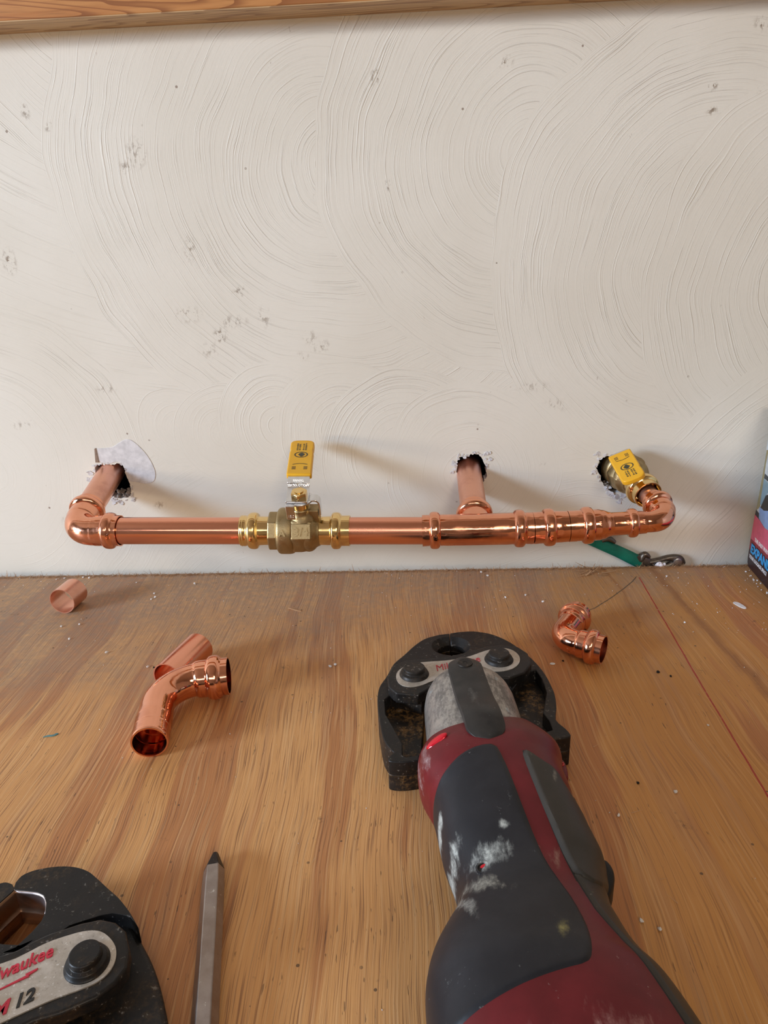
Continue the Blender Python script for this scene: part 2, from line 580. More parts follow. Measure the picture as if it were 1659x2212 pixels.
def plywood():
    k = N('varnished_plywood')
    p = k.P()
    x, y, z = k.xyz(p)[0:3]
    w1 = k.math('MULTIPLY', k.math('SUBTRACT', k.noise(p, 5, 2), .5), .030)
    w2 = k.math('MULTIPLY', k.math('SUBTRACT', k.noise(k.vmath('MULTIPLY', p, (1, .35, 1)), 40, 3, .6), .5), .0024)
    # grain runs away from the viewer with a slight skew, fanning at the sides
    gx = k.math('ADD', k.math('ADD', x, k.math('MULTIPLY', y, .03)), k.math('ADD', w1, w2))
    band = k.noise(k.comb(k.math('MULTIPLY', gx, 34), k.math('MULTIPLY', y, 2.6), .3), 1, 3, .55)
    band2 = k.noise(k.comb(k.math('MULTIPLY', gx, 90), k.math('MULTIPLY', y, 4.0), 5.3), 1, 2, .5)
    fib = k.noise(k.comb(k.math('MULTIPLY', gx, 1400), k.math('MULTIPLY', y, 20), 0.0), 1, 2, .6)
    fib2 = k.noise(k.comb(k.math('MULTIPLY', gx, 620), k.math('MULTIPLY', y, 10), 9.0), 1, 2, .6)
    big = k.noise(p, 4.5, 2)
    tan = k.mix(k.step(big, .35, .65), rgb(.68, .355, .135), rgb(.60, .285, .095))
    # the right half and the near strip are the more orange, closed-grained veneer
    orange = k.math('MULTIPLY', k.step(k.math('ADD', x, k.math('MULTIPLY', w1, 3)), .02, .16), .8)
    tan = k.mix(orange, tan, rgb(.50, .225, .052))
    c = k.mix(k.math('MULTIPLY', k.step(band, .535, .585), .72), tan, rgb(.43, .165, .060))
    c = k.mix(k.math('MULTIPLY', k.step(band2, .56, .66), .35), c, rgb(.46, .24, .12))
    fs = k.step(orange, 0, 1, 1.0, .5)
    c = k.mix(k.math('MULTIPLY', k.math('MULTIPLY', k.step(fib, .50, .32), .75), fs), c, rgb(.24, .105, .050))
    c = k.mix(k.math('MULTIPLY', k.math('MULTIPLY', k.step(fib2, .50, .66), .40), fs), c, rgb(.78, .48, .23))
    pores = k.math('MULTIPLY', k.step(k.noise(k.comb(k.math('MULTIPLY', gx, 620), k.math('MULTIPLY', y, 90), 2.0), 1, 2, .6), .66, .71),
                   k.step(k.noise(p, 17, 2), .45, .6))
    c = k.mix(k.math('MULTIPLY', pores, .7), c, rgb(.09, .05, .03))
    # grey building dust trodden in towards the wall and to the left
    dy = k.math('ADD', k.math('ADD', y, k.math('MULTIPLY', x, -.28)), k.math('MULTIPLY', k.math('SUBTRACT', k.noise(p, 14, 4, .6), .5), .28))
    dust = k.math('MULTIPLY', k.step(dy, -.22, .02), k.step(k.noise(p, 160, 4, .7), .30, .62, .45, .95))
    c = k.mix(k.math('MULTIPLY', dust, .82), c, rgb(.30, .222, .165))
    dots = k.n('ShaderNodeTexVoronoi', feature='F1')
    k.l(p, dots.inputs['Vector'])
    dots.inputs['Scale'].default_value = 95
    dm = k.math('MULTIPLY', k.math('LESS_THAN', dots.outputs['Distance'], .075), k.step(k.noise(p, 26, 2), .52, .6))
    c = k.mix(k.math('MULTIPLY', dm, .8), c, rgb(.07, .045, .03))
    sm = k.math('MULTIPLY', k.step(k.noise(p, 33, 4, .7), .64, .72), k.step(k.noise(p, 330, 3, .7), .45, .6))
    c = k.mix(k.math('MULTIPLY', sm, .5), c, rgb(.08, .055, .04))

    def line(c, pts, width, col, amt, soft=.5):
        for (ax, ay), (bx, by) in zip(pts, pts[1:]):
            L = math.hypot(bx - ax, by - ay)
            ux, uy = (bx - ax) / L, (by - ay) / L
            q = k.vmath('SUBTRACT', p, (ax, ay, 0))
            s = k.vmath('DOT_PRODUCT', q, (ux, uy, 0))
            t = k.math('ABSOLUTE', k.math('ADD', k.vmath('DOT_PRODUCT', q, (-uy, ux, 0)), k.math('MULTIPLY', k.math('SUBTRACT', k.noise(p, 50, 2), .5), width * 1.2)))
            m = k.math('MULTIPLY', k.step(t, width, width * soft), k.math('MULTIPLY', k.math('GREATER_THAN', s, -.0004), k.math('LESS_THAN', s, L)))
            m = k.math('MULTIPLY', m, k.step(k.noise(p, 240, 3, .7), .30, .50, .65, 1))
            c = k.mix(k.math('MULTIPLY', m, amt), c, col)
        return c
    c = line(c, [(.1940, -.0330), (.1912, -.100), (.1880, -.170), (.1836, -.2998), (.180, -.40)], .00075, rgb(.36, .02, .02), .9)
    c = line(c, [(.2110, -.0105), (.2145, -.085), (.2230, -.175), (.236, -.32)], .0065, rgb(.26, .105, .040), .65, .1)
    c = line(c, [(.1670, -.0105), (.1730, -.060), (.1690, -.120)], .0026, rgb(.30, .12, .045), .5, .1)
    c = line(c, [(.1272, -.0965), (.1420, -.0880), (.1545, -.0757), (.1670, -.0625), (.1760, -.0525), (.1860, -.0400), (.1923, -.0303)], .0009, rgb(.06, .05, .04), .85, .2)
    h = k.math('ADD', k.math('MULTIPLY', fib, .6), k.math('ADD', k.math('MULTIPLY', fib2, .6), k.math('MULTIPLY', pores, -.6)))
    nm = k.bump(h, .00045, .65)
    r = k.math('ADD', k.step(fib2, .3, .7, .40, .52), k.math('MULTIPLY', dust, .25))
    return k.out(c, r, 0.0, nm, .32)


PLY = plywood()


def timber(name, a, b, axis_scale):
    k = N(name)
    p = k.P()
    w = k.noise(k.vmath('MULTIPLY', p, (.35, 1, 1)), 22, 3, .6)
    q = k.vmath('MULTIPLY', p, axis_scale)
    g = k.noise(q, 1, 3, .6, 1.2)
    wv = k.math('FRACT', k.math('ADD', k.math('MULTIPLY', k.noise(k.vmath('MULTIPLY', p, (3.5, 30, 30)), 1.0, 2, .5, .4), 14), w))
    c = k.mix(k.step(g, .35, .65), rgb(*a), rgb(*b))
    c = k.mix(k.math('MULTIPLY', k.step(wv, .55, .98), .85), c, rgb(b[0] * .55, b[1] * .45, b[2] * .4))
    c = k.mix(k.step(k.noise(k.vmath('MULTIPLY', p, (30, 700, 700)), 1, 2), .5, .3, 0, .35), c, rgb(b[0] * .5, b[1] * .5, b[2] * .5))
    return k.out(c, .5, 0, k.bump(g, .0002, .3), .35)


PINE_FRONT = timber('knotty_pine', (.50, .225, .070), (.42, .165, .045), (6, 60, 60))
PINE_PALE = timber('pale_sawn_pine', (.56, .38, .20), (.50, .32, .16), (6, 200, 200))
ROOM = flat_mat('room_plaster', (.33, .25, .18), .8)
ROOM_DARK = flat_mat('room_boards', (.13, .075, .045), .8)

# ------------------------------------------------------------------ setting
HOLES = {  # outline of each hole in the plaster, (x, z)
    'left': [(-.2935, .1045), (-.2870, .1060), (-.2800, .1050), (-.2740, .1068), (-.2690, .1060), (-.2670, .1000), (-.2660, .0930), (-.2645, .0860), (-.2650, .0770),
             (-.2700, .0740), (-.2790, .0738), (-.2860, .0780), (-.2915, .0850), (-.2950, .0950)],
    'middle': [(.0355, .1030), (.0390, .1060), (.0430, .1045), (.0480, .1075), (.0545, .1060), (.0590, .1010), (.0608, .0930), (.0600, .0840), (.0570, .0800),
               (.0480, .0790), (.0390, .0820), (.0350, .0900), (.0340, .0970)],
    'right': [(.1585, .0940), (.1600, .0985), (.1640, .1022), (.1700, .1040), (.1820, .1040), (.1930, .1010), (.1960, .0900), (.1930, .0780), (.1870, .0710), (.1760, .0690),
              (.1680, .0730), (.1640, .0800), (.1615, .0860), (.1585, .0910)],
}


def in_poly(x, y, poly):
    c = False
    j = len(poly) - 1
    for i in range(len(poly)):
        if (poly[i][1] > y) != (poly[j][1] > y) and x < (poly[j][0] - poly[i][0]) * (y - poly[i][1]) / (poly[j][1] - poly[i][1]) + poly[i][0]:
            c = not c
        j = i
    return c


def rough_loop(poly, amp, m=5, seed=0):
    base = catmull(poly, m, True)
    out = []
    for i, (x, z) in enumerate(base):
        n = noise.noise(Vector((i * .61 + seed, seed * 3.1, 0)))
        n2 = noise.noise(Vector((i * .61 + seed, seed * 3.1, 5)))
        out.append((x + amp * n, z + amp * n2))
    return out


LOOPS = {k: rough_loop(v, .0016, 5, 3 + i * 11) for i, (k, v) in enumerate(HOLES.items())}
X0, X1, Z0, Z1, G = -.43, .35, -.03, .46, .0025
NX, NZ = round((X1 - X0) / G), round((Z1 - Z0) / G)
WIN = []
for k, lp in LOOPS.items():
    xs, zs = [p[0] for p in lp], [p[1] for p in lp]
    WIN.append((int((min(xs) - X0) / G) - 1, int((max(xs) - X0) / G) + 3, int((min(zs) - Z0) / G) - 1, int((max(zs) - Z0) / G) + 3, lp))
bm = bmesh.new()
grid = [[None] * (NZ + 1) for _ in range(NX + 1)]
for i in range(NX + 1):
    for j in range(NZ + 1):
        if any(a < i < b and c < j < d for a, b, c, d, _ in WIN):
            continue
        grid[i][j] = bm.verts.new((X0 + i * G, 0, Z0 + j * G))
for i in range(NX):
    for j in range(NZ):
        q = [grid[i][j], grid[i + 1][j], grid[i + 1][j + 1], grid[i][j + 1]]
        if all(q) and not any(a <= i < b and c <= j < d for a, b, c, d, _ in WIN):
            bm.faces.new(q)
for a, b, c, d, lp in WIN:
    rim = [(i, c) for i in range(a, b)] + [(b, j) for j in range(c, d)] + [(i, d) for i in range(b, a, -1)] + [(a, j) for j in range(d, c, -1)]
    pts = [Vector((X0 + i * G, Z0 + j * G)) for i, j in rim] + [Vector(p) for p in lp]
    nr, nl = len(rim), len(lp)
    edges = [(i, (i + 1) % nr) for i in range(nr)] + [(nr + i, nr + (i + 1) % nl) for i in range(nl)]
    vo, eo, fo, ov, _, _ = delaunay_2d_cdt(pts, edges, [], 0, 1e-7)
    vs = []
    for q, src in zip(vo, ov):
        k = src[0] if src else -1
        if 0 <= k < nr:
            vs.append(grid[rim[k][0]][rim[k][1]])
        else:
            vs.append(bm.verts.new((q.x, 0, q.y)))
    for f in fo:
        cx = sum(vo[i].x for i in f) / 3
        cz = sum(vo[i].y for i in f) / 3
        if not in_poly(cx, cz, lp) and X0 + a * G < cx < X0 + b * G and Z0 + c * G < cz < Z0 + d * G:
            try:
                bm.faces.new([vs[i] for i in f])
            except ValueError:
                pass
    # reveal of the hole through the plaster
    for i in range(nl):
        j = (i + 1) % nl
        p, q = lp[i], lp[j]
        bm.faces.new([bm.verts.new(v) for v in ((p[0], 0, p[1]), (q[0], 0, q[1]), (q[0], .011, q[1]), (p[0], .011, p[1]))]).material_index = 1
# the wall runs on to the corners of the room
for x0, x1, z0, z1 in ((-2.6, X0, -.9, 1.8), (X1, 1.6, -.9, 1.8), (X0, X1, Z1, 1.8), (X0, X1, -.9, Z0)):
    bm.faces.new([bm.verts.new(v) for v in ((x0, 0, z0), (x1, 0, z0), (x1, 0, z1), (x0, 0, z1))])
# dirt marks: (x, z, rx, rz, strength)
MARKS = [(-.281, .379, .003, .004, 1.6), (-.208, .376, .002, .002, 1.5), (-.225, .348, .006, .006, .6), (-.182, .286, .006, .012, .6), (-.334, .282, .007, .012, .8), (-.144, .252, .007, .004, .8),
         (-.165, .217, .007, .007, 1.2), (-.152, .228, .014, .006, .6), (-.089, .213, .007, .007, .5), (-.081, .206, .011, .006, .55), (-.019, .327, .003, .005, 1.3), (.071, .407, .006, .004, .8),
         (.223, .385, .005, .003, 1.2), (.224, .369, .005, .003, 1.2), (.258, .382, .003, .003, 1.3), (-.026, .402, .004, .006, .9), (.254, .423, .008, .006, .8), (-.096, .198, .006, .004, .5),
         (-.126, .231, .006, .010, .5), (.100, .166, .018, .005, .35), (.120, .150, .012, .008, .3), (.111, .098, .002, .002, 1.5), (-.353, .144, .012, .004, .5), (-.271, .175, .012, .004, .5),
         (-.297, .39, .004, .008, .6), (-.33, .05, .006, .012, .5), (-.24, .065, .006, .006, .5), (-.215, .358, .010, .014, .45), (-.19, .235, .014, .008, .45), (-.176, .205, .010, .008, .4)]
lay = bm.verts.layers.float.new('dirt')
for v in bm.verts:
    x, z = v.co.x, v.co.z
    s = 0
    for mx, mz, rx, rz, st in MARKS:
        if abs(x - mx) < rx and abs(z - mz) < rz:
            d = math.hypot((x - mx) / rx, (z - mz) / rz)
            s = max(s, min(1, st) * max(0, 1 - d) * 1.5)
    v[lay] = s
bmesh.ops.recalc_face_normals(bm, faces=bm.faces)
for f in bm.faces:
    if abs(f.normal.y) > .9 and f.normal.y > 0:
        f.normal_flip()
wall = tag(obj('wall_back', bm, None, mats=[PLASTER, GYPSUM], smooth=False), kind='structure')

# dark cavity behind the plaster
bm = bmesh.new()
for x0, x1 in ((-.33, -.23), (0, .10), (.12, .24)):
    v = [(x0, .0111, .04), (x1, .0111, .04), (x1, .0111, .13), (x0, .0111, .13), (x0, .12, .04), (x1, .12, .04), (x1, .12, .13), (x0, .12, .13)]
    vv = [bm.verts.new(c) for c in v]
    for f in ((4, 5, 6, 7), (0, 1, 5, 4), (3, 7, 6, 2), (0, 4, 7, 3), (1, 2, 6, 5)):
        bm.faces.new([vv[i] for i in f])
tag(obj('wall_cavity', bm, HOLE_DARK, smooth=False), kind='structure')

# plaster torn back around the holes
bm = bmesh.new()
PATCH = [(-.2905, .1120), (-.2903, .1210), (-.2820, .1215), (-.2740, .1228), (-.2680, .1262), (-.2620, .1290), (-.2565, .1285), (-.2500, .1225), (-.2440, .1140), (-.2400, .1040), (-.2390, .0960),
         (-.2420, .0890), (-.2500, .0870), (-.2580, .0890), (-.2640, .0900), (-.2655, .0960), (-.2665, .1020), (-.2690, .1072), (-.2740, .1085), (-.2800, .1070), (-.2870, .1080)]
loop = [(x, z) for x, z in catmull(PATCH, 3, True)]
Mw = basis((0, 0, 0), (1, 0, 0), (0, 0, 1), (0, -1, 0))
prism(bm, loop, -.0002, .0004, Mw)
o = tag(obj('plaster_patch', bm, GYPSUM, wall, smooth=False), 'smooth white patch of bare gypsum above the left hole')
bevel(o, .0004, 2)
bm = bmesh.new()
prism(bm, [(-.2925, .1085), (-.2912, .1215), (-.2900, .1218), (-.2895, .1085)], .0, .0010, Mw)
tag(obj('torn_edge', bm, flat_mat('brown_paper', (.26, .18, .13), .9), wall, smooth=False), 'brown torn paper edge')


def shard(bm, x, z, r, lift, seed, ang0=0):
    rnd = random.Random(seed)
    n = rnd.randint(5, 8)
    top, bot = [], []
    tx, tz = rnd.uniform(-.4, .4), rnd.uniform(-.4, .4)
    for i in range(n):
        a = 2 * PI * i / n + rnd.uniform(-.3, .3)
        q = r * rnd.uniform(.45, 1.1)
        dx, dz = q * math.cos(a), q * .8 * math.sin(a)
        h = max(.0002, lift + (dx * tx + dz * tz))
        top.append(bm.verts.new((x + dx, -h, z + dz)))
        bot.append(bm.verts.new((x + dx * .9, .0008, z + dz * .9)))
    bm.faces.new(top)
    for i in range(n):
        j = (i + 1) % n
        bm.faces.new([top[i], top[j], bot[j], bot[i]])


bm = bmesh.new()
rnd = random.Random(5)
for key, lp in LOOPS.items():
    cx = sum(p[0] for p in lp) / len(lp)
    cz = sum(p[1] for p in lp) / len(lp)
    for i, (x, z) in enumerate(lp):
        ex, ez = (x - cx), (z - cz)
        L = math.hypot(ex, ez)
        for _ in range(1):
            if rnd.random() < .45: continue
            t = rnd.uniform(.0002, .0026)
            if key == 'middle' and ez < -.005: continue
            if key == 'left' and ex > 0 and ez > 0 and rnd.random() < .7: continue
            if key == 'right' and ex > .004: continue
            shard(bm, x + ex / L * t, z + ez / L * t, rnd.uniform(.0009, .0021), rnd.uniform(.0002, .0008), rnd.random())
for x, z, r in ((-.2740, .0700, .0035), (-.2820, .0705, .003), (-.2640, .0715, .003), (-.2985, .1000, .004), (-.3010, .0930, .0035), (.1720, .0690, .004), (.1770, .0640, .004), (.1830, .0670, .0035),
                (.1690, .0740, .003), (.0320, .1000, .003), (.0310, .0930, .003), (.0620, .1070, .003), (.0640, .1030, .0025), (.180, .060, .003), (.1560, .088, .003), (.1575, .105, .003)):
    for q in range(3):
        shard(bm, x + rnd.uniform(-.002, .002), z + rnd.uniform(-.002, .002), r * .8, .0004, rnd.random())
bmesh.ops.recalc_face_normals(bm, faces=bm.faces)
tag(obj('torn_plaster', bm, PAPER, wall, smooth=False), 'ragged flakes of torn paper and plaster around the pipe holes', kind='stuff')

# insulation crumbs inside the lower lip of the holes
bm = bmesh.new()
for (x0, x1, z0) in ((-.279, -.266, .0745), (.165, .185, .0725)):
    for i in range(40):
        r = rnd.uniform(.0008, .0022)
        M = Matrix.Translation((rnd.uniform(x0, x1), rnd.uniform(.001, .008), z0 + rnd.uniform(0, .006))) @ Matrix.Rotation(rnd.uniform(0, 6), 4, 'X') @ Matrix.Rotation(rnd.uniform(0, 6), 4, 'Y')
        bmesh.ops.create_icosphere(bm, subdivisions=1, radius=r, matrix=M)
tag(obj('gypsum_rubble', bm, flat_mat('grey_rubble', (.22, .19, .17), .9), wall, smooth=False), 'grey crumbled gypsum inside the holes', kind='stuff')

# plywood shelf surface with a rough sawn back edge
bm = bmesh.new()
n = 900
xs = [-1.2 + 2.3 * i / n for i in range(n + 1)]
back = []
for x in xs:
    e = -.0102 + .0006 * noise.noise(Vector((x * 60, 0, 0))) + .0005 * noise.noise(Vector((x * 420, 3, 0)))
    if .11 < x < .17: e += .0006 * noise.noise(Vector((x * 900, 9, 0)))
    back.append(e)
tb = [bm.verts.new((x, e, 0)) for x, e in zip(xs, back)]
bb = [bm.verts.new((x, e, -.018)) for x, e in zip(xs, back)]
tf = [bm.verts.new((x, -.76, 0)) for x in xs]
bf = [bm.verts.new((x, -.76, -.018)) for x in xs]
for i in range(n):
    for A, B in ((tb, tf), (bb, tb), (tf, bf), (bf, bb)):
        bm.faces.new([A[i], A[i + 1], B[i + 1], B[i]])
bmesh.ops.recalc_face_normals(bm, faces=bm.faces)
floor = tag(obj('floor', bm, PLY, smooth=False), kind='structure')

SPLINTER = flat_mat('raw_splinter', (.42, .24, .12), .7)
bm = bmesh.new()


def fibre(bm, p, d, L, w, curve=0.0):
    d = Vector(d).normalized()
    a, b = frame(d)
    m = 4
    pv = None
    for i in range(m + 1):
        t = i / m
        c = Vector(p) + d * (L * t) + b * (curve * L * t * t)
        ww = w * (1 - .75 * t)
        r = [bm.verts.new(c + a * ww), bm.verts.new(c + b * ww * .7), bm.verts.new(c - a * ww)]
        if pv:
            for k_ in range(3):
                j = (k_ + 1) % 3
                bm.faces.new([pv[k_], pv[j], r[j], r[k_]])
        pv = r


for i in range(2600):
    x = rnd.uniform(-.43, .31)
    tall = rnd.random() < .06 or (.115 < x < .165 and rnd.random() < .12)
    L = rnd.uniform(.0020, .0055) * (1.7 if tall else 1)
    d = (rnd.uniform(-1.0, 1.0), rnd.uniform(-.5, .5), rnd.uniform(.02, .28 if not tall else .8))
    fibre(bm, (x, rnd.uniform(-.0150, -.0098), .0001), d, L * .8, rnd.uniform(.00012, .00036), rnd.uniform(-.3, .3))
tag(obj('frayed_fibres', bm, SPLINTER, floor, smooth=False), 'brown fuzz of torn fibres along the sawn back edge', kind='stuff')

# batten under the shelf that closes the gap behind it
bm = box(bmesh.new(), -1.2, 1.1, -.07, -.0002, -.06, -.0181)
tag(obj('trim_1', bm, PINE_PALE, smooth=False), kind='structure')

# timber above
bm = box(bmesh.new(), -1.2, 1.1, -.0290, -.0002, .4412, .4418)
bm2 = bmesh.new()
beam = tag(obj('trim_2', box(bm2, -1.2, 1.1, -.0285, -.0002, .4416, .545), PINE_FRONT, smooth=False), kind='structure')
bevel(beam, .0012, 3)
o = tag(obj('sawn_underside', bm, PINE_PALE, beam, smooth=False), 'paler sawn underside')
# the shelf board that beam carries, seen only by the light
# room shell
for nm, q in (('wall_right', ((1.6, 0, -.9), (1.6, -2.95, -.9), (1.6, -2.95, 1.8), (1.6, 0, 1.8))),
              ('ceiling', ((-2.6, 0, 1.8), (1.6, 0, 1.8), (1.6, -2.95, 1.8), (-2.6, -2.95, 1.8)))):
    bm = bmesh.new()
    bm.faces.new([bm.verts.new(v) for v in q])
    tag(obj(nm, bm, ROOM, smooth=False), kind='structure')
bm = bmesh.new()
bm.faces.new([bm.verts.new(v) for v in ((-2.6, 0, -.9), (1.6, 0, -.9), (1.6, -2.95, -.9), (-2.6, -2.95, -.9))])
tag(obj('floor_lower', bm, ROOM_DARK, smooth=False), kind='structure')


def wall_with_opening(nm, P, W_, H_, u0, u1, v0, v1, mat):
    bm = bmesh.new()
    for a, b, c, d in ((0, u0, 0, H_), (u1, W_, 0, H_), (u0, u1, 0, v0), (u0, u1, v1, H_)):
        bm.faces.new([bm.verts.new(P(u, v)) for u, v in ((a, c), (b, c), (b, d), (a, d))])
    return tag(obj(nm, bm, mat, smooth=False), kind='structure')


wall_with_opening('wall_left', lambda u, v: (-2.6, -u, -.9 + v), 2.95, 2.7, 0.88, 2.05, .80, 2.10, ROOM)
wall_with_opening('wall_front', lambda u, v: (-2.6 + u, -2.95, -.9 + v), 4.2, 2.7, 1.2, 3.6, 2.05, 2.58, ROOM)


# ------------------------------------------------------------------ press-fitted pipe run
THETA = math.radians(15)
E_ = Vector((0, math.cos(THETA), math.sin(THETA)))
N_ = Vector((0, -math.sin(THETA), math.cos(THETA)))


def ax(x):
    if x < .045:
        return Vector((x, -.08, .0735 - .02 * (x + .28)))
    return Vector((x, -.08 + max(0, x - .09) * .02, .067 + .028 * (x - .045)))


RUN = ax(-.09)
run = thing('copper_pipe_run', 'long copper pipe with two yellow-handled brass valves running along the white wall', 'pipe', RUN)


def seg_obj(name, pts, keys, beads, mat, label=None, parent=None, flat=None, hollow=True, seg=56, wall_=.0009):
    s = arclen(pts)
    r = [profile(t, keys, beads) for t in s]
    o = obj(name, sweep(bmesh.new(), pts, r, seg, wall_, hollow, True, flat), mat, parent or run, RUN)
    if label: o['label'] = label
    return o


def press_flats(s, spans, amt=.018):
    """slight six-sided crimp either side of each bead"""
    def f(i, t):
        for a, b in spans:
            if a < s[i] < b:
                w = math.sin(PI * (s[i] - a) / (b - a)) ** .3
                return 1 - amt * w * max(0, math.cos(6 * t)) ** 2 + amt * .25 * w
        return 1
    return f


def fitting(name, pts, keys, beads, mat=None, label=None):
    s = arclen(pts)
    spans = []
    for c, w, h in beads:
        spans += [(c - w - .0045, c - w + .0004), (c + w - .0004, c + w + .0045)]
    return seg_obj(name, pts, keys, beads, mat or COPPER, label, flat=press_flats(s, spans))


def letters(parent, text, size, o, xdir, ydir, mat, name='lettering', shear=0., depth=.0004, align='CENTER', sx=1., bold=0.0, shift=RUN, spacing=1.0):
    xd, yd = Vector(xdir).normalized(), Vector(ydir).normalized()
    M = basis(o, xd, yd, xd.cross(yd))
    bm = text_bm(text, size, depth, M, shear, None, align, spacing, sx, bold)
    return obj(name, bm, mat, parent, shift, smooth=False)


r34, r12 = .0111, .0080
# left elbow: socket on the run, second socket towards the wall
c = ax(-.2825)
pts = path_elbow(c, (1, 0, -.02), .0385, E_, .0360, .0150)
L = arclen(pts)[-1]
fitting('elbow_fitting', pts, [(0, .0127), (.0150, .0127), (.0205, .0125), (.0225, .0122), (.0265, .0120), (L - .0225, .0120), (L - .0200, .0125), (L, .0126)],
        [(.0088, .0040, .0023), (L - .0075, .0036, .0025)], COPPER, 'bright copper press elbow at the left end')
seg_obj('pipe', path_line(c + E_ * .032, c + E_ * .094, 20), [(0, r34)], [], COPPER_DULL, 'dull copper pipe entering the left hole', hollow=True)
seg_obj('pipe', path_line(ax(-.2480), ax(-.1400), 20), [(0, r34)], [], COPPER_PIPE, 'bright copper pipe between left elbow and valve')
seg_obj('pipe', path_line(ax(-.0610), ax(.0060), 20), [(0, r34)], [], COPPER_PIPE, 'bright copper pipe between valve and tee')


# ---- ball valve
def make_valve(M, k, hdir, handle_from, handle_len, lift, label, handle_dx=0.0, stem_x=.0015, hdx=.0, marked=False):
    """M maps valve space (x along the pipe, z up the stem) into the world; k scales it"""
    def T(x, y, z): return M @ Vector((x * k, y * k, z * k))

    def line(x0, x1, n): return [T(x0 + (x1 - x0) * i / n, 0, 0) for i in range(n + 1)]
    # cast body
    bm = bmesh.new()
    sweep(bm, line(-.0235, -.0160, 10), [k * profile(t, [(0, .0150), (.0008, .0165), (.0066, .0165), (.0075, .0160)]) for t in [.00075 * i for i in range(11)]], 8, hollow=False)
    sweep(bm, line(-.0165, -.0030, 12), [k * v for v in (.0168, .0183, .0188, .0189, .0189, .0189, .0189, .0189, .0189, .0188, .0186, .0182, .0175)], 56, hollow=False)
    sweep(bm, line(-.0045, .0165, 14), [k * v for v in (.0178, .0185, .0186, .0186, .0186, .0186, .0184, .0178, .0172, .0172, .0171, .0165, .0150, .0130, .0122)], 8, hollow=False)
    sweep(bm, line(.0020, .0175, 10), [k * v for v in (.0155, .016, .0164, .0168, .0170, .0168, .0163, .0152, .0135, .0125, .0121)], 48, hollow=False)
    # stem boss and stop lug
    sx_ = stem_x
    sweep(bm, [T(sx_, 0, z) for z in (.008, .0165, .0185, .0200, .0235, .0238)], [k * v for v in (.0115, .0100, .0082, .0074, .0074, .0068)], 40, hollow=False)
    box(bm, sx_ + .005, sx_ + .0140, -.004, .006, .010, .0225, M @ Matrix.Scale(k, 4))
    bmesh.ops.recalc_face_normals(bm, faces=bm.faces)
    body = obj('ball_valve', bm, BRASS_CAST, run, RUN)
    body['label'] = label
    bevel(body, .0006 * k, 2, 35)
    # press ends
    for sgn, x0, L_ in ((-1, -.0225, .0245), (1, .0150, .0265)):
        p = [T(x0 + sgn * L_ * i / 44, 0, 0) for i in range(45)]
        s = [L_ * i / 44 for i in range(45)]
        e = .0068 if sgn < 0 else .0078
        keys = [(0, .0115), (L_ - .0150, .0118), (L_ - .0135, .0124), (L_, .0124)]
        r = [k * profile(t, keys, [(L_ - e - .0035, .0042, .0026)] + ([(L_ - .0012, .0005, .0003), (L_ - .0030, .0005, .0003)] if sgn < 0 else [])) for t in s]
        obj('press_end', sweep(bmesh.new(), p, r, 56, .0010), BRASS, body, RUN)
    # gland under the washer
    obj('gland', sweep(bmesh.new(), [T(sx_, 0, z) for z in (.0225, .0310)], [k * .0062] * 2, 40, hollow=False), BRASS, body, RUN)
    # stop washer: disc, tab bent down in front-left, hook bent down at the right
    bm = bmesh.new()
    disc = [(sx_ + .0105 * math.cos(2 * PI * i / 40), .0105 * math.sin(2 * PI * i / 40)) for i in range(40)]
    Ms = M @ Matrix.Scale(k, 4)
    prism(bm, disc, .0308, .0321, Ms)
    box(bm, sx_ - .0098, sx_ - .0030, -.0110, -.0020, .0308, .0321, Ms)
    box(bm, sx_ - .0098, sx_ - .0032, -.0118, -.0106, .0195, .0321, Ms)
    arm = catmull([(sx_ + .007, .0314), (sx_ + .0115, .0321), (sx_ + .0142, .0308), (sx_ + .0152, .0275), (sx_ + .0152, .0170)], 5)
    pv = None
    for i, (ax_, az) in enumerate(arm):
        a_, b_ = arm[max(i - 1, 0)], arm[min(i + 1, len(arm) - 1)]
        d = Vector((b_[0] - a_[0], 0, b_[1] - a_[1])).normalized()
        nn = Vector((d.z, 0, -d.x)) * .0007
        q = Vector((ax_, 0, az))
        rg = [bm.verts.new(Ms @ (q + nn * e1 + Vector((0, e2 * .0042, 0)))) for e1, e2 in ((1, 1), (1, -1), (-1, -1), (-1, 1))]
        if pv:
            for j in range(4):
                bm.faces.new([pv[j], pv[(j + 1) % 4], rg[(j + 1) % 4], rg[j]])
        else:
            bm.faces.new(rg)
        pv = rg
    bm.faces.new(pv)
    bmesh.ops.recalc_face_normals(bm, faces=bm.faces)
    if marked: bm.free()
    else: bevel(obj('stop_washer', bm, CHROME, body, RUN), .0003, 2)
    # nut
    bm = bmesh.new()
    hexa = [(sx_ + .0068 * math.cos(2 * PI * i / 6 + .45), .0068 * math.sin(2 * PI * i / 6 + .45)) for i in range(6)]
    prism(bm, hexa, .0334, .0384, Ms)
    if marked: bm.free()
    else: bevel(obj('nut', bm, BRASS, body, RUN), .0006, 2, 30)
    if not marked: obj('stem', sweep(bmesh.new(), [T(sx_, 0, .0270), T(sx_, 0, .0392)], [.0036 * k] * 2, 24, hollow=False), BRASS, body, RUN)
    # lever: flat at the nut, steps up, then runs under the sleeve
    h = Vector(hdir).normalized()
    side = h.cross(Vector((0, 0, 1)))
    Mh = Ms @ basis(Vector((sx_, 0, 0)), side, h, (0, 0, 1))
    hw = .0088
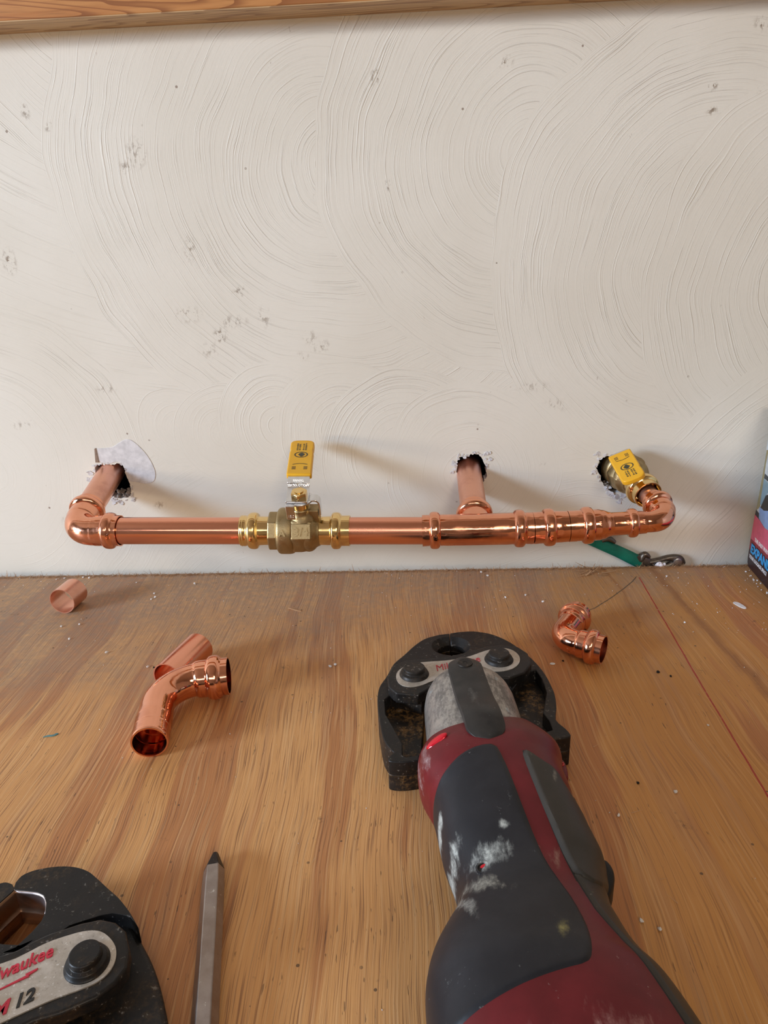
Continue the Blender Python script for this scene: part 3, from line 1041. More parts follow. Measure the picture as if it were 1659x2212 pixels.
    if marked:   # the root of this lever is inside the wall
        prof = [(handle_from - .003, lift - .0015, hw * .98), (handle_from + handle_len * .5, lift - .0015, hw * .98)]
    else: prof = [(-.008, .0323, hw * .95), (.006, .0323, hw), (.0095, .0325, hw), (.0150, lift - .0035, hw), (.0180, lift - .0015, hw), (handle_from + handle_len * .5, lift - .0015, hw)]
    bm = bmesh.new()
    pv = None
    for (yy, zz, ww) in catmull(prof, 4):
        dx = handle_dx * max(0, yy) + hdx
        r_ = [bm.verts.new(Mh @ Vector(q)) for q in ((-ww + dx, yy, zz), (ww + dx, yy, zz), (ww + dx, yy, zz + .0018), (-ww + dx, yy, zz + .0018))]
        if pv:
            for q in range(4):
                bm.faces.new([pv[q], pv[(q + 1) % 4], r_[(q + 1) % 4], r_[q]])
        else:
            bm.faces.new(r_)
        pv = r_
    bm.faces.new(pv)
    bmesh.ops.recalc_face_normals(bm, faces=bm.faces)
    lever = obj('lever', bm, CHROME, body, RUN)
    bevel(lever, .0004, 2, 35)
    # vinyl sleeve with rounded tip and pinched waist
    y0, y1, w = handle_from, handle_from + handle_len, .0102
    out = []
    for i in range(25):
        t = i / 24
        yy = y0 + (y1 - y0 - .006) * t
        ww = w - .0006 * math.exp(-((t - .78) / .035) ** 2)
        out.append((ww, yy))
    tip = [(w * math.cos(a), y1 - .006 + .006 * math.sin(a)) for a in [PI / 2 * j / 8 for j in range(1, 8)]]
    tip = [(w * (math.cos(a) ** .6), y1 - .006 + .006 * math.sin(a) ** .8) for a in [PI / 2 * j / 10 for j in range(1, 10)]]
    right = out + tip
    poly = right + [(-x, y) for x, y in reversed(right)]
    poly = [(x + handle_dx * y + hdx, y) for x, y in poly]
    bm = prism(bmesh.new(), poly, lift - .0030, lift + .0020, Mh)
    sl = obj('handle_sleeve', bm, YELLOW, body, RUN)
    bevel(sl, .0011, 3, 35)
    sl['label'] = 'yellow vinyl handle sleeve'
    # print on the sleeve: emblem in a ring, an arc arrow, unreadably small lines of type
    bm = bmesh.new()
    zt = lift + .0021
    f = handle_from
    Lh = handle_len

    def bar(cx, cy, sx2, sy2): box(bm, cx - sx2 + handle_dx * cy + hdx, cx + sx2 + handle_dx * cy + hdx, cy - sy2, cy + sy2, zt - .0003, zt + .00005, Mh)
    sg = -1 if marked else 1
    ym = f + Lh * .55
    for i in range(28):
        a = 2 * PI * i / 28
        bar(.0052 * math.cos(a), ym + .0042 * math.sin(a), .00052, .00040)
    for wv, yy in ((.0010, -.0024), (.0018, -.0012), (.0027, 0), (.0022, .0012), (.0012, .0024)):
        bar(.0004, ym + yy, wv, .0007)
    rr = random.Random(3)
    for col in (-.0036, -.0016, .0016, .0036):
        yy = f + Lh * .68
        while yy < f + Lh * .87:
            ln = rr.uniform(.0004, .0009)
            bar(col, yy + ln, .0007 if rr.random() < .7 else .0004, ln * .75)
            yy += ln * 2 + .0004
    for sgn in (-1, 1):
        for row in range(3):
            for q in range(3):
                bar(sgn * .0048 + (q - 1) * .0011, f + Lh * .14 + row * .0016, .00032, .00055)
    for i in range(12):
        t = i / 11
        bar(-.0055 + .011 * t, f + Lh * .29 - .0012 * (2 * t - 1) ** 2, .0007, .00026)
    tag(obj('print', bm, DARK_PRINT, body, RUN, smooth=False), 'small dark print and round emblem')
    return body, Mh


VC = ax(-.0972)
Mv = basis(VC, (1, 0, -.02), E_, N_)
vb, Mh = make_valve(Mv, 1.0, (0, 1, 0), .0235, .0548, .0375, 'brass ball valve with raised 3/4 and upright lever', handle_dx=-.060, stem_x=.0042, hdx=-.0015)
# raised size plate on the body, casting mark, maker's stamp on the lever
bm = bmesh.new()
Fc = Vector((0, -.93, .36)).normalized()          # the body flat that faces the viewer
Up = Fc.cross(Vector((1, 0, 0)))
pc = VC + Vector((.0030, 0, 0)) + Fc * .0166
Mp = basis(pc, (1, 0, 0), Up, Fc)
box(bm, -.0063, .0088, -.0068, .0055, 0, .0011, Mp)
pl = obj('size_plate', bm, BRASS_CAST, vb, RUN)
bevel(pl, .0004, 2)
letters(vb, '3/4', .0092, pc + Vector((.0012, 0, 0)) + Fc * .0013 - Up * .0040, (1, 0, 0), Up, BRASS_CAST, 'raised_lettering', depth=.0011, bold=.00018)
letters(vb, 'A', .0075, VC + Vector((-.0105, 0, 0)) + Fc * .0190 - Up * .0040, (1, .0, 0), Up, BRASS_CAST, 'raised_lettering', depth=.0010, bold=.00018)
lo = Mh @ Vector((-.0015 - .0008, .0130, .0342))
hx = (Mh.to_3x3() @ Vector((-1, 0, 0)))
hy = (Mh.to_3x3() @ Vector((0, -.62, -.78)))
letters(vb, 'APOLLO VALVES', .0029, Mh @ Vector((-.0022, .0138, .0362)), hx, hy, LETTER_METAL, 'stamped_lettering', depth=.0009, sx=.80, bold=.00006)
letters(vb, 'TAIWAN', .0027, Mh @ Vector((-.0022, .0160, .0392)), hx, hy, LETTER_METAL, 'stamped_lettering', depth=.0009, sx=.80, bold=.00006)
letters(vb, 'ABC', .0032, Mv @ Vector((.0042 - .0064, -.0119, .0215)), Mv.to_3x3() @ Vector((1, 0, 0)), Mv.to_3x3() @ Vector((0, 0, 1)), LETTER_METAL, 'stamped_lettering', depth=.0004, sx=.8)

# tee
t0, t1 = ax(.0025), ax(.0902)
pts = path_line(t0, t1, 110)
TL = arclen(pts)[-1]
tee = fitting('tee_fitting', pts, [(0, .0127), (TL, .0128)], [(.0098, .0042, .0024), (TL - .0105, .0042, .0024)], COPPER, 'bright copper press tee')
tc = ax(.0458)
bpts = path_line(tc + E_ * .004, tc + E_ * .0310, 40)
BL = arclen(bpts)[-1]
s_ = arclen(bpts)
r_ = [profile(t, [(0, .0125), (.010, .0121), (BL, .0121)], [(BL - .0085, .0040, .0030)]) for t in s_]
obj('branch', sweep(bmesh.new(), bpts, r_, 56, .0009), COPPER, tee, RUN)
seg_obj('pipe', path_line(tc + E_ * .025, tc + E_ * .105, 20), [(0, r34)], [], COPPER_DULL, 'dull copper pipe entering the middle hole')

# straight reducing fittings and the reducer
pts = path_line(ax(.0906), ax(.1178), 50)
fitting('coupling', pts, [(0, .0128), (.018, .0128), (.0270, .0124)], [(.0124, .0044, .0024)], COPPER, 'copper press coupling beside the tee')
pts = path_line(ax(.1182), ax(.1790), 100)
fitting('reducer', pts, [(0, .0125), (.0238, .0124), (.0275, .0116), (.0330, .0098), (.0345, .0093), (.0560, .0092), (.0608, .0089)],
        [(.0150, .0044, .0025), (.0505, .0036, .0024)], COPPER, 'copper reducer stepping down to thinner pipe')
c2 = ax(.2008)
E2 = Vector((-.20, .94, .20)).normalized()
pts = path_elbow(c2, (-1, 0, -.028), .0310, E2, .0320, .0155)
L = arclen(pts)[-1]
fitting('elbow_fitting', pts, [(0, r12), (.0120, .0084), (.0215, .0090), (L - .0200, .0090), (L - .0170, .0098), (L, .0098)], [(L - .0070, .0034, .0026)], COPPER, 'smaller copper elbow at the right end')
seg_obj('pipe', path_line(c2 + E2 * .028, c2 + E2 * .060, 12), [(0, r12)], [], COPPER_DULL, 'short thin copper pipe below the right valve')
S2 = Vector((-.43, -.10, .90))
S2 = (S2 - E2 * S2.dot(E2)).normalized()
C2 = c2 + E2 * .0800
Mv2 = basis(C2, -E2, S2.cross(-E2), S2)
v2, _ = make_valve(Mv2, .95, (.988, -.15, 0), .0266, .0435, .0265, 'smaller brass ball valve against the wall, yellow lever along the pipe', handle_dx=.0, stem_x=-.0225, marked=True, hdx=-.002)

# fitting marks: small stamped letters on the sockets
for x in (-.2590, .0040, .0165, .0780, .0965, .1075, .1280, .1400, .1620, .1745):
    rr_ = .0126 if x < .15 else .0092
    p = ax(x) + Vector((0, -.90, .44)).normalized() * rr_
    letters(run, 'NV', .0026, p, (0, -.44, -.90), (1, 0, 0), COPPER_DULL, 'stamped_mark', depth=.0003)


# ------------------------------------------------------------------ loose copper pieces
def loose(name, label, cat, pts, keys, beads, mat=COPPER, loc=(0, 0, 0), wall_=.0009, part='tube', grooves=None):
    s = arclen(pts)
    r = [profile(t, keys, beads) for t in s]
    if grooves:
        a, b = grooves
        r = [q - (.00022 if a < t < b and (t * 1000 % 1.5) < .75 else 0) for q, t in zip(r, s)]
    bm = sweep(bmesh.new(), pts, r, 64, wall_)
    bmesh.ops.translate(bm, verts=bm.verts, vec=-Vector(loc))
    # inner faces take the darker unpolished material
    bm.normal_update()
    bm.faces.ensure_lookup_table()
    me = bpy.data.meshes.new(name)
    bm.to_mesh(me)
    bm.free()
    me.materials.append(mat)
    me.polygons.foreach_set('use_smooth', [True] * len(me.polygons))
    me.set_sharp_from_angle(angle=math.radians(38))
    o = bpy.data.objects.new(name, me)
    COL.objects.link(o)
    o.location = loc
    return tag(o, label, cat)


p0, p1 = Vector((-.3036, -.0850, .0112)), Vector((-.3012, -.0640, .0112))
d = (p1 - p0).normalized()
loose('pipe_offcut', 'short copper pipe ring on the plywood below the left elbow', 'pipe', path_line(p0 + d * .0005, p1, 24), [(0, .0112)], [], COPPER_DULL, (-.3024, -.0745, 0), .0007)
p0, p1 = Vector((-.1745, -.2000, .0112)), Vector((-.1640, -.1600, .0112))
loose('pipe_offcut', 'longer straight copper pipe offcut lying behind the large loose elbow', 'pipe', path_line(p0, p1, 30), [(0, .0112)], [], COPPER_PIPE, (-.171, -.181, 0), .0009)
cc = Vector((-.1742, -.2105, .0141))
dA = Vector((.0112, -.0576, -.0028))
lA = dA.length
dB = Vector((.0430, .0070, .0006))
pts = path_elbow(cc, dA, lA, dB, dB.length + .0005, .0250)
L = arclen(pts)[-1]
loose('street_elbow', 'large loose copper elbow with one plain end facing the viewer', 'pipe fitting', pts,
      [(0, .0108), (.0008, .0112), (.020, .0112), (.028, .0108), (L - .0235, .0110), (L - .0205, .0123), (L - .0185, .0125), (L, .0125)], [(L - .0092, .0044, .0024)],
      COPPER, (cc.x, cc.y - .02, 0), grooves=(.002, .020))
cc = Vector((.1003, -.1545, .0118))
dA = Vector((.86, -.51, 0))
dB = Vector((.50, .866, 0))
pts = path_elbow(cc, dA, .0320, dB, .0420, .0125)
L = arclen(pts)[-1]
loose('copper_elbow', 'small loose copper elbow with two beaded sockets right of the press tool', 'pipe fitting', pts,
      [(0, .0102), (.0170, .0102), (.0190, .0091), (L - .0190, .0091), (L - .0170, .0102), (L, .0102)], [(.0080, .0036, .0024), (L - .0085, .0036, .0024)],
      COPPER, (.110, -.150, 0))

# ------------------------------------------------------------------ press tool with jaws
tool = thing('press_tool', 'red and black press tool lying on the plywood, black jaws towards the wall', 'power tool', (.030, -.330, 0))
TO = Vector(tool.location)
ST = [(0.0000, -0.2955, 0.0603, -0.2815, .0535), (-0.0031, -0.3094, 0.0703, -0.3025, .056), (-0.0025, -0.3263, 0.0692, -0.3231, .0565), (0.0017, -0.3373, 0.0703, -0.3372, .056),
      (0.0048, -0.3447, 0.0703, -0.3489, .0555), (0.0083, -0.3679, 0.0734, -0.3664, .054), (0.0125, -0.3838, 0.0747, -0.3775, .053), (0.0135, -0.3928, 0.0730, -0.3868, .053),
      (0.0115, -0.4023, 0.0717, -0.4008, .0545), (0.0065, -0.4124, 0.0733, -0.4116, .057), (0.0027, -0.4208, 0.0754, -0.4214, .0595), (0.0004, -0.4297, 0.0783, -0.4296, .062),
      (-0.0003, -0.4396, 0.0832, -0.4391, .0645), (0.0015, -0.4600, 0.0890, -0.4600, .0670), (0.0040, -0.4900, 0.0960, -0.4900, .0690), (0.0080, -0.5200, 0.1010, -0.5200, .0690)]
ZB = .003


def station(t):
    n_ = len(ST)
    i = min(int(t), n_ - 2)
    f = t - i
    p = [ST[max(i - 1, 0)], ST[i], ST[i + 1], ST[min(i + 2, n_ - 1)]]
    return [0.5 * ((2 * p[1][q]) + (-p[0][q] + p[2][q]) * f + (2 * p[0][q] - 5 * p[1][q] + 4 * p[2][q] - p[3][q]) * f * f
                   + (-p[0][q] + 3 * p[1][q] - 3 * p[2][q] + p[3][q]) * f ** 3) for q in range(5)]


def body_pt(t, a, e=2.5):
    lx, ly, rx, ry, zt = station(t)
    c_, s_ = math.cos(a), math.sin(a)
    c_ = math.copysign(abs(c_) ** (2 / e), c_)
    s_ = math.copysign(abs(s_) ** (2 / e), s_)
    u = (1 + c_) / 2
    z = (zt + ZB) / 2 + (zt - ZB) / 2 * s_
    y = ly + (ry - ly) * u
    if t < 2:
        y -= .016 * max(0, (z - .022) / .033) * (1 - t / 2)
    return Vector((lx + (rx - lx) * u, y, z))


TS = [i * .04 for i in range(int((len(ST) - 1) / .04) + 1)]
NA = 320
BP = [[body_pt(t, 2 * PI * k / NA) for k in range(NA)] for t in TS]
BN = []
for i in range(len(TS)):
    row = []
    for k in range(NA):
        a = BP[min(i + 1, len(TS) - 1)][k] - BP[max(i - 1, 0)][k]
        b = BP[i][(k + 1) % NA] - BP[i][(k - 1) % NA]
        nn = b.cross(a)
        nn.normalize()
        ctr = (BP[i][0] + BP[i][NA // 2]) / 2
        if nn.dot(BP[i][k] - ctr) < 0: nn = -nn
        row.append(nn)
    BN.append(row)
bm = bmesh.new()
V = [[bm.verts.new(p) for p in row] for row in BP]
for i in range(len(TS) - 1):
    for k in range(NA):
        bm.faces.new([V[i][k], V[i][(k + 1) % NA], V[i + 1][(k + 1) % NA], V[i + 1][k]])
# front rim turned in
ctr = sum((v.co for v in V[0]), Vector()) / NA
inr = [bm.verts.new(ctr + (v.co - ctr) * .93 + Vector((0, .0012, 0))) for v in V[0]]
inr2 = [bm.verts.new(ctr + (v.co - ctr) * .80 - Vector((0, .004, 0))) for v in V[0]]
for A, B in ((inr, V[0]), (inr2, inr)):
    for k in range(NA):
        bm.faces.new([A[k], A[(k + 1) % NA], B[(k + 1) % NA], B[k]])
bm.faces.new(inr2)
bm.faces.new(V[-1])
bmesh.ops.recalc_face_normals(bm, faces=bm.faces)
housing = obj('housing', bm, RED, tool, TO)
housing['label'] = 'dark red scuffed plastic housing'


def sd_poly(x, y, poly):
    d = 1e9
    for i in range(len(poly)):
        ax_, ay = poly[i]
        bx, by = poly[(i + 1) % len(poly)]
        ex, ey = bx - ax_, by - ay
        t = max(0, min(1, ((x - ax_) * ex + (y - ay) * ey) / (ex * ex + ey * ey + 1e-12)))
        d = min(d, math.hypot(x - ax_ - t * ex, y - ay - t * ey))
    return d if in_poly(x, y, poly) else -d


def overlay(name, poly, lift, mat, label=None, edge=.0013, top_only=False, extra=None):
    """a moulded skin laid over the housing inside an outline, its rim sinking into the surface"""
    bm = bmesh.new()
    x0, x1 = min(p[0] for p in poly) - .003, max(p[0] for p in poly) + .003
    y0, y1 = min(p[1] for p in poly) - .003, max(p[1] for p in poly) + .003
    sd = {}
    vv = {}
    for i in range(len(TS)):
        for k in range(NA):
            p = BP[i][k]
            if x0 < p.x < x1 and y0 < p.y < y1 and not (top_only and p.z < .018):
                s = sd_poly(p.x, p.y, poly)
                if s > -.0032:
                    sd[i, k] = s
                    u = max(0, min(1, (s + edge) / (2 * edge)))
                    u = u * u * (3 - 2 * u)
                    h = -.0007 + (lift + .0007) * u
                    if extra: h += extra(p) * u
                    vv[i, k] = bm.verts.new(p + BN[i][k] * h)
    for i in range(len(TS) - 1):
        for k in range(NA):
            q = [(i, k), (i, (k + 1) % NA), (i + 1, (k + 1) % NA), (i + 1, k)]
            if all(c_ in vv for c_ in q):
                bm.faces.new([vv[c_] for c_ in q])
    bmesh.ops.recalc_face_normals(bm, faces=bm.faces)
    me_o = obj(name, bm, mat, tool, TO)
    if label: me_o['label'] = label
    return me_o


OVERMOLD = [(.0345, -.3265), (.0265, -.3275), (.0180, -.3316), (.0121, -.3361), (.0070, -.3400), (.0035, -.3440), (.000, -.3480), (-.006, -.360), (-.006, -.470), (.0005, -.4640), (.0108, -.4595),
            (.0208, -.4556), (.0318, -.4512), (.0430, -.4472), (.0515, -.4446), (.0537, -.4409), (.0551, -.4334), (.0554, -.4252), (.0538, -.4138), (.0508, -.4040), (.0475, -.3942), (.0451, -.3818),
            (.0423, -.3660), (.0399, -.3506), (.0371, -.3356)]
OVERMOLD = smooth_poly(OVERMOLD, 1)
overlay('rubber_grip', OVERMOLD, .0008, RUBBER, 'black rubber grip smeared with white plaster')
STRIP = [(.0575, -.3985), (.0590, -.4040), (.0618, -.4160), (.0664, -.4260), (.0718, -.4400), (.0770, -.4580), (.083, -.480), (.112, -.520), (.112, -.46), (.095, -.430), (.085, -.405), (.078, -.3930)]
TRIG = [(.0470, -.3300), (.0483, -.3427), (.0508, -.3597), (.0536, -.3767), (.0560, -.3911), (.0580, -.3995), (.066, -.4010), (.0740, -.3900), (.0735, -.3802), (.0700, -.3700), (.0686, -.3590),
        (.0640, -.3475), (.0610, -.3390), (.0552, -.3363), (.0510, -.3325)]
TRIG_D = [(.0462, -.3285), (.0473, -.3427), (.0497, -.3597), (.0523, -.3767), (.0546, -.3911), (.0570, -.4030), (.064, -.4010), (.0640, -.3475), (.0552, -.3350)]
overlay('trigger_slot', TRIG_D, .00015, BLACK, 'dark gap beside the trigger', top_only=True)
overlay('lower_panel', [(x - .0012, y) for x, y in STRIP], .0002, BLACK, 'dark seam beside the grey panel')
overlay('side_panel', STRIP, .0012, GREY_TRIGGER, 'grey plastic side panel')
overlay('trigger', smooth_poly(TRIG, 1), .0022, GREY_TRIGGER, 'long grey trigger paddle', top_only=True)
# pivot boss at the end of the trigger
bm = bmesh.new()
prism(bm, smooth_poly([(.0655, -.3760), (.0765, -.3740), (.0790, -.3800), (.0775, -.3870), (.0720, -.3960), (.0665, -.3900)], 2), .022, .036)
bevel(obj('trigger_pivot', bm, BLACK, tool, TO), .003, 4)
# small red lock lug on the right of the collar
bm = bmesh.new()
prism(bm, smooth_poly([(.062, -.3080), (.0705, -.3110), (.0720, -.3180), (.0705, -.3290), (.0620, -.3260)], 2), .014, .036)
o = obj('lock_lug', bm, RED, tool, TO)
bevel(o, .003, 4)
letters(tool, 'R', .0050, (.0672, -.3180, .0362), (.25, -.97, 0), (.97, .25, 0), flat_mat('red_line', (.6, .05, .04), .4), 'lettering', depth=.0004, shift=TO)
# glossy red lens on the left shoulder
bm = bmesh.new()
bmesh.ops.create_uvsphere(bm, u_segments=32, v_segments=16, radius=1)
Ml = Matrix.Translation((.0066, -.3165, .0500)) @ Matrix.Rotation(math.radians(12), 4, 'Z') @ Matrix.Rotation(math.radians(-36), 4, 'Y') @ Matrix.Diagonal((.0066, .0026, .0014, 1))
bmesh.ops.transform(bm, matrix=Ml, verts=bm.verts)
k = N('red_lens')
k.out(rgb(.62, .015, .03), .08, .3)
tag(obj('lens', bm, k.m, tool, TO), 'bright glossy red insert')
# screw recess in the grip
bm = bmesh.new()
t_ = None
p = min((BP[i][q] for i in range(len(TS)) for q in range(NA) if BP[i][q].z > .03), key=lambda v: (v.x - .0228) ** 2 + (v.y + .3935) ** 2)
Ms_ = Matrix.Translation(p + Vector((-.0001, 0, .0009))) @ Matrix.Rotation(math.radians(-16), 4, 'Y') @ Matrix.Rotation(math.radians(22), 4, 'Z')
sweep(bm, [Ms_ @ Vector((0, 0, z)) for z in (-.001, .0004)], [.0030] * 2, 32, .0007)
obj('screw_recess', bm, RUBBER, tool, TO)
bm = bmesh.new()
prism(bm, [(.0023 * math.cos(a * PI / 12), .0023 * math.sin(a * PI / 12)) for a in range(24)], -.001, -.0001, Ms_)
obj('screw_pocket', bm, BLACK, tool, TO, smooth=False)
bm = bmesh.new()
prism(bm, [(.0004 + .0013 * math.cos(a * PI / 12), .0007 + .0007 * math.sin(a * PI / 12)) for a in range(24)], -.0004, .0001, Ms_)
tag(obj('recess_floor', bm, k.m, tool, TO, smooth=False), 'red plastic seen through the recess')

# metal barrel with domed front
bm = bmesh.new()
A0, A1 = Vector((.0266, -.2425, 0)), Vector((.0300, -.3090, 0))
adir = (A1 - A0).normalized()
side = Vector((-adir.y, adir.x, 0))
NB = 96
rings = []
prof = [(0, .10), (.0003, .40), (.001, .62), (.003, .78), (.006, .89), (.010, .95), (.016, .99), (.023, 1.0)] + [(.023 + i * .004, 1 + .0012 * i) for i in range(1, 13)]
for s_, sc in prof:
    c_ = A0 + adir * s_
    ring = []
    for q in range(NB):
        a = 2 * PI * q / NB
        ca, sa = math.cos(a), math.sin(a)
        ca = math.copysign(abs(ca) ** (2 / 2.3), ca)
        sa = math.copysign(abs(sa) ** (2 / 2.3), sa)
        zs = .62 + .38 * sc
        ring.append(bm.verts.new(c_ + side * (ca * .0268 * sc) + Vector((0, 0, .0262 + sa * .0245 * zs))))
    rings.append(ring)
for A, B in zip(rings, rings[1:]):
    for q in range(NB):
        bm.faces.new([A[q], A[(q + 1) % NB], B[(q + 1) % NB], B[q]])
bm.faces.new(rings[0])
bm.faces.new(rings[-1])
bmesh.ops.recalc_face_normals(bm, faces=bm.faces)
tag(obj('barrel', bm, ALU, tool, TO), 'worn grey metal barrel behind the jaws')

# black strap over the barrel, tail bent down over the collar
sp = [(.0240, -.2440, .0512), (.0250, -.2540, .0524), (.0262, -.2680, .0532), (.0280, -.2860, .0545), (.0296, -.3000, .0572), (.0305, -.3080, .0578), (.0316, -.3180, .0560), (.0322, -.3230, .0545)]
cl = catmull(sp, 6)
tot = len(cl)
Ls = [0]
for a, b in zip(cl, cl[1:]): Ls.append(Ls[-1] + (Vector(b) - Vector(a)).length)
bm = bmesh.new()
pv = None
hw, endr = .0098, .0098
for i, c_ in enumerate(cl):
    c_ = Vector(c_)
    s = Ls[i]
    e = min(s, Ls[-1] - s)
    w = hw * (1 if e > endr else math.sqrt(max(.02, 1 - ((endr - e) / endr) ** 2)))
    sd_ = Vector((.99, .10, 0)).normalized()
    r_ = []
    NW = 8
    top = [c_ + sd_ * (w * (2 * j / NW - 1)) + Vector((0, 0, .0022 - .0012 * abs(2 * j / NW - 1) ** 3)) for j in range(NW + 1)]
    bot = [c_ + sd_ * (w * (2 * j / NW - 1)) + Vector((0, 0, -.0030)) for j in range(NW, -1, -1)]
    r_ = [bm.verts.new(v) for v in top + bot]
    if pv:
        for q in range(len(r_)):
            bm.faces.new([pv[q], pv[(q + 1) % len(r_)], r_[(q + 1) % len(r_)], r_[q]])
    else:
        bm.faces.new(r_)
    pv = r_
bm.faces.new(pv)
bmesh.ops.recalc_face_normals(bm, faces=bm.faces)
strap = tag(obj('strap', bm, STRAP, tool, TO), 'black steel strap along the top of the barrel')
bevel(strap, .0005, 2, 45)
bm = bmesh.new()
scr = Vector((.0250, -.2535, .0544))
sweep(bm, [scr + Vector((0, 0, z)) for z in (0, .0010)], [.0045, .0042], 32, .0030)
sweep(bm, [scr + Vector((0, 0, z)) for z in (-.001, .0007)], [.0034, .0034], 32, hollow=False)
prism(bm, [(scr.x + .0012 * math.cos(a * PI / 3), scr.y + .0012 * math.sin(a * PI / 3)) for a in range(6)], scr.z + .0007, scr.z + .0009)
obj('screw', bm, STEEL_BLACK, strap, TO)


# ---- jaws
def jaw_half(parent, shift, outer, inner_back, lens, recess, centre, ztop, zrec, name='jaw', mat=STEEL_BLACK, matr=STEEL_GREASY, label=None, lens_drop=.0045):
    """outer: outline from the split tip round to the foot and back up to the split; lens: (centre, rx, ry, rxi, ryi)"""
    bm = bmesh.new()
    # base slab to the recess floor
    base = outer + inner_back + lens['inner']
    prism(bm, base, 0, zrec)
    o = obj(name, bm, matr, parent, shift)
    bevel(o, .0008, 2, 50)
    if label: o['label'] = label
    # raised rim and nose
    bm = bmesh.new()
    slab = outer + recess + lens['outer']
    lo_ = outer + recess + lens['inner']
    top = [bm.verts.new((x, y, ztop)) for x, y in slab]
    mid = [bm.verts.new((x, y, ztop - lens_drop)) for x, y in lo_]
    bot = [bm.verts.new((x, y, 0.0002 if False else zrec - .0005)) for x, y in lo_]
    n_ = len(slab)
    bm.faces.new(top)
    bm.faces.new(bot[::-1])
    for A, B in ((top, mid), (mid, bot)):
        for i in range(n_):
            j = (i + 1) % n_
            bm.faces.new([A[i], B[i], B[j], A[j]])
    bmesh.ops.recalc_face_normals(bm, faces=bm.faces)
    r_ = obj('jaw_rim', bm, mat, o, shift)
    bevel(r_, .0009, 3, 50)
    return o


def lens_arc(c, rx, ry, side_, x_split, n_=14):
    """half ellipse from the bottom of the bore round to its top, on one side of the split"""
    out = []
    for i in range(n_ + 1):
        a = -PI / 2 + PI * i / n_
        out.append((c[0] + side_ * rx * math.cos(a), c[1] + ry * math.sin(a)))
    out[0] = (x_split, out[0][1])
    out[-1] = (x_split, out[-1][1])
    return out


LC = (.0206, -.1765)
jaws = {}
LO = [(.0203, -.1598), (.0132, -.1612), (.0030, -.1663), (-.0044, -.1749), (-.0123, -.1881), (-.0191, -.1992), (-.0229, -.2128), (-.0267, -.2229), (-.0280, -.2313), (-.0278, -.2433), (-.0254, -.2622),
      (-.0225, -.2773), (-.0179, -.2861), (-.0165, -.2880), (-.0190, -.2914), (-.0190, -.2950), (-.0117, -.2962), (-.0029, -.2946)]
LO = [LO[0]] + catmull(LO[1:], 3)
LREC = [(-.0025, -.2900), (-.0100, -.2922), (-.0119, -.2895), (-.0119, -.2807), (-.0165, -.2682), (-.0223, -.2536), (-.0236, -.2394), (-.0200, -.2345), (-.0125, -.2369), (-.0006, -.2423), (.0010, -.2350), (.0100, -.2080), (.0203, -.2060)]
LBACK = [(-.0015, -.2850), (.0006, -.2397), (.0100, -.2080), (.0203, -.2060)]
jaw_half(tool, TO, LO, LBACK, {'outer': lens_arc(LC, .0137, .0122, -1, .0203), 'inner': lens_arc((LC[0], LC[1] - .0012), .0096, .0088, -1, .0203)}, LREC, LC, .0200, .0110,
         label='left black jaw with greasy recess')
RO = [(.0206, -.1596), (.0263, -.1579), (.0374, -.1569), (.0482, -.1602), (.0558, -.1657), (.0622, -.1728), (.0666, -.1797), (.0721, -.1897), (.0770, -.2024), (.0799, -.2144), (.0815, -.2286), (.0816, -.2367),
      (.0802, -.2484), (.0777, -.2595), (.0822, -.2689), (.0830, -.2750), (.0749, -.2772), (.0633, -.2778)]
RO = [RO[0]] + catmull(RO[1:], 3)
RREC = [(.0600, -.2735), (.0660, -.2728), (.0742, -.2690), (.0737, -.2610), (.0713, -.2533), (.0742, -.2432), (.0770, -.2326), (.0768, -.2187), (.0742, -.2075), (.0662, -.2120), (.0562, -.2300), (.0500, -.2080), (.0206, -.2060)]
RBACK = [(.0560, -.2700), (.0555, -.2324), (.0400, -.2080), (.0206, -.2060)]
jaw_half(tool, TO, RO, RBACK, {'outer': lens_arc(LC, .0137, .0122, 1, .0206), 'inner': lens_arc((LC[0], LC[1] - .0012), .0096, .0088, 1, .0206)}, RREC, LC, .0200, .0110,
         label='right black jaw with greasy recess')
# through-hole in the right jaw foot
bm = bmesh.new()
sweep(bm, [Vector((.0695, -.2690, z)) for z in (.0108, .0118)], [.0040, .0038], 32, .0016)
obj('jaw_hole_rim', bm, STEEL_BLACK, tool, TO)
bm = bmesh.new()
prism(bm, [(.0695 + .0026 * math.cos(a * PI / 12), -.2690 + .0022 * math.sin(a * PI / 12)) for a in range(24)], .0105, .0113)
obj('jaw_hole', bm, HOLE_DARK, tool, TO, smooth=False)

COVER = [(-.0190, -.2101), (-.0222, -.2233), (-.0213, -.2340), (-.0162, -.2410), (-.0029, -.2434), (.0060, -.2350), (.0158, -.2300), (.0402, -.2243), (.0545, -.2265), (.0651, -.2200), (.0712, -.2096),
         (.0706, -.1971), (.0652, -.1890), (.0543, -.1860), (.0436, -.1883), (.0291, -.1955), (.0169, -.2005), (-.0001, -.2030), (-.0103, -.2045)]
bm = prism(bmesh.new(), COVER, .0185, .0262)
cov = tag(obj('cover_plate', bm, STEEL_COVER, tool, TO), 'black figure-eight plate joining the jaws')
bevel(cov, .0010, 3, 30)
LAB = [(-.0170, -.2246), (-.0155, -.2165), (-.0085, -.2100), (.0016, -.2072), (.0168, -.2060), (.0305, -.2022), (.0431, -.1937), (.0537, -.1906), (.0611, -.1932), (.0650, -.2020), (.0629, -.2112), (.0572, -.2171),
       (.0488, -.2195), (.0380, -.2170), (.0243, -.2215), (.0162, -.2240), (.0062, -.2290), (-.0004, -.2340), (-.0084, -.2358), (-.0145, -.2325)]
bm = prism(bmesh.new(), smooth_poly(LAB, 2), .0260, .0266)
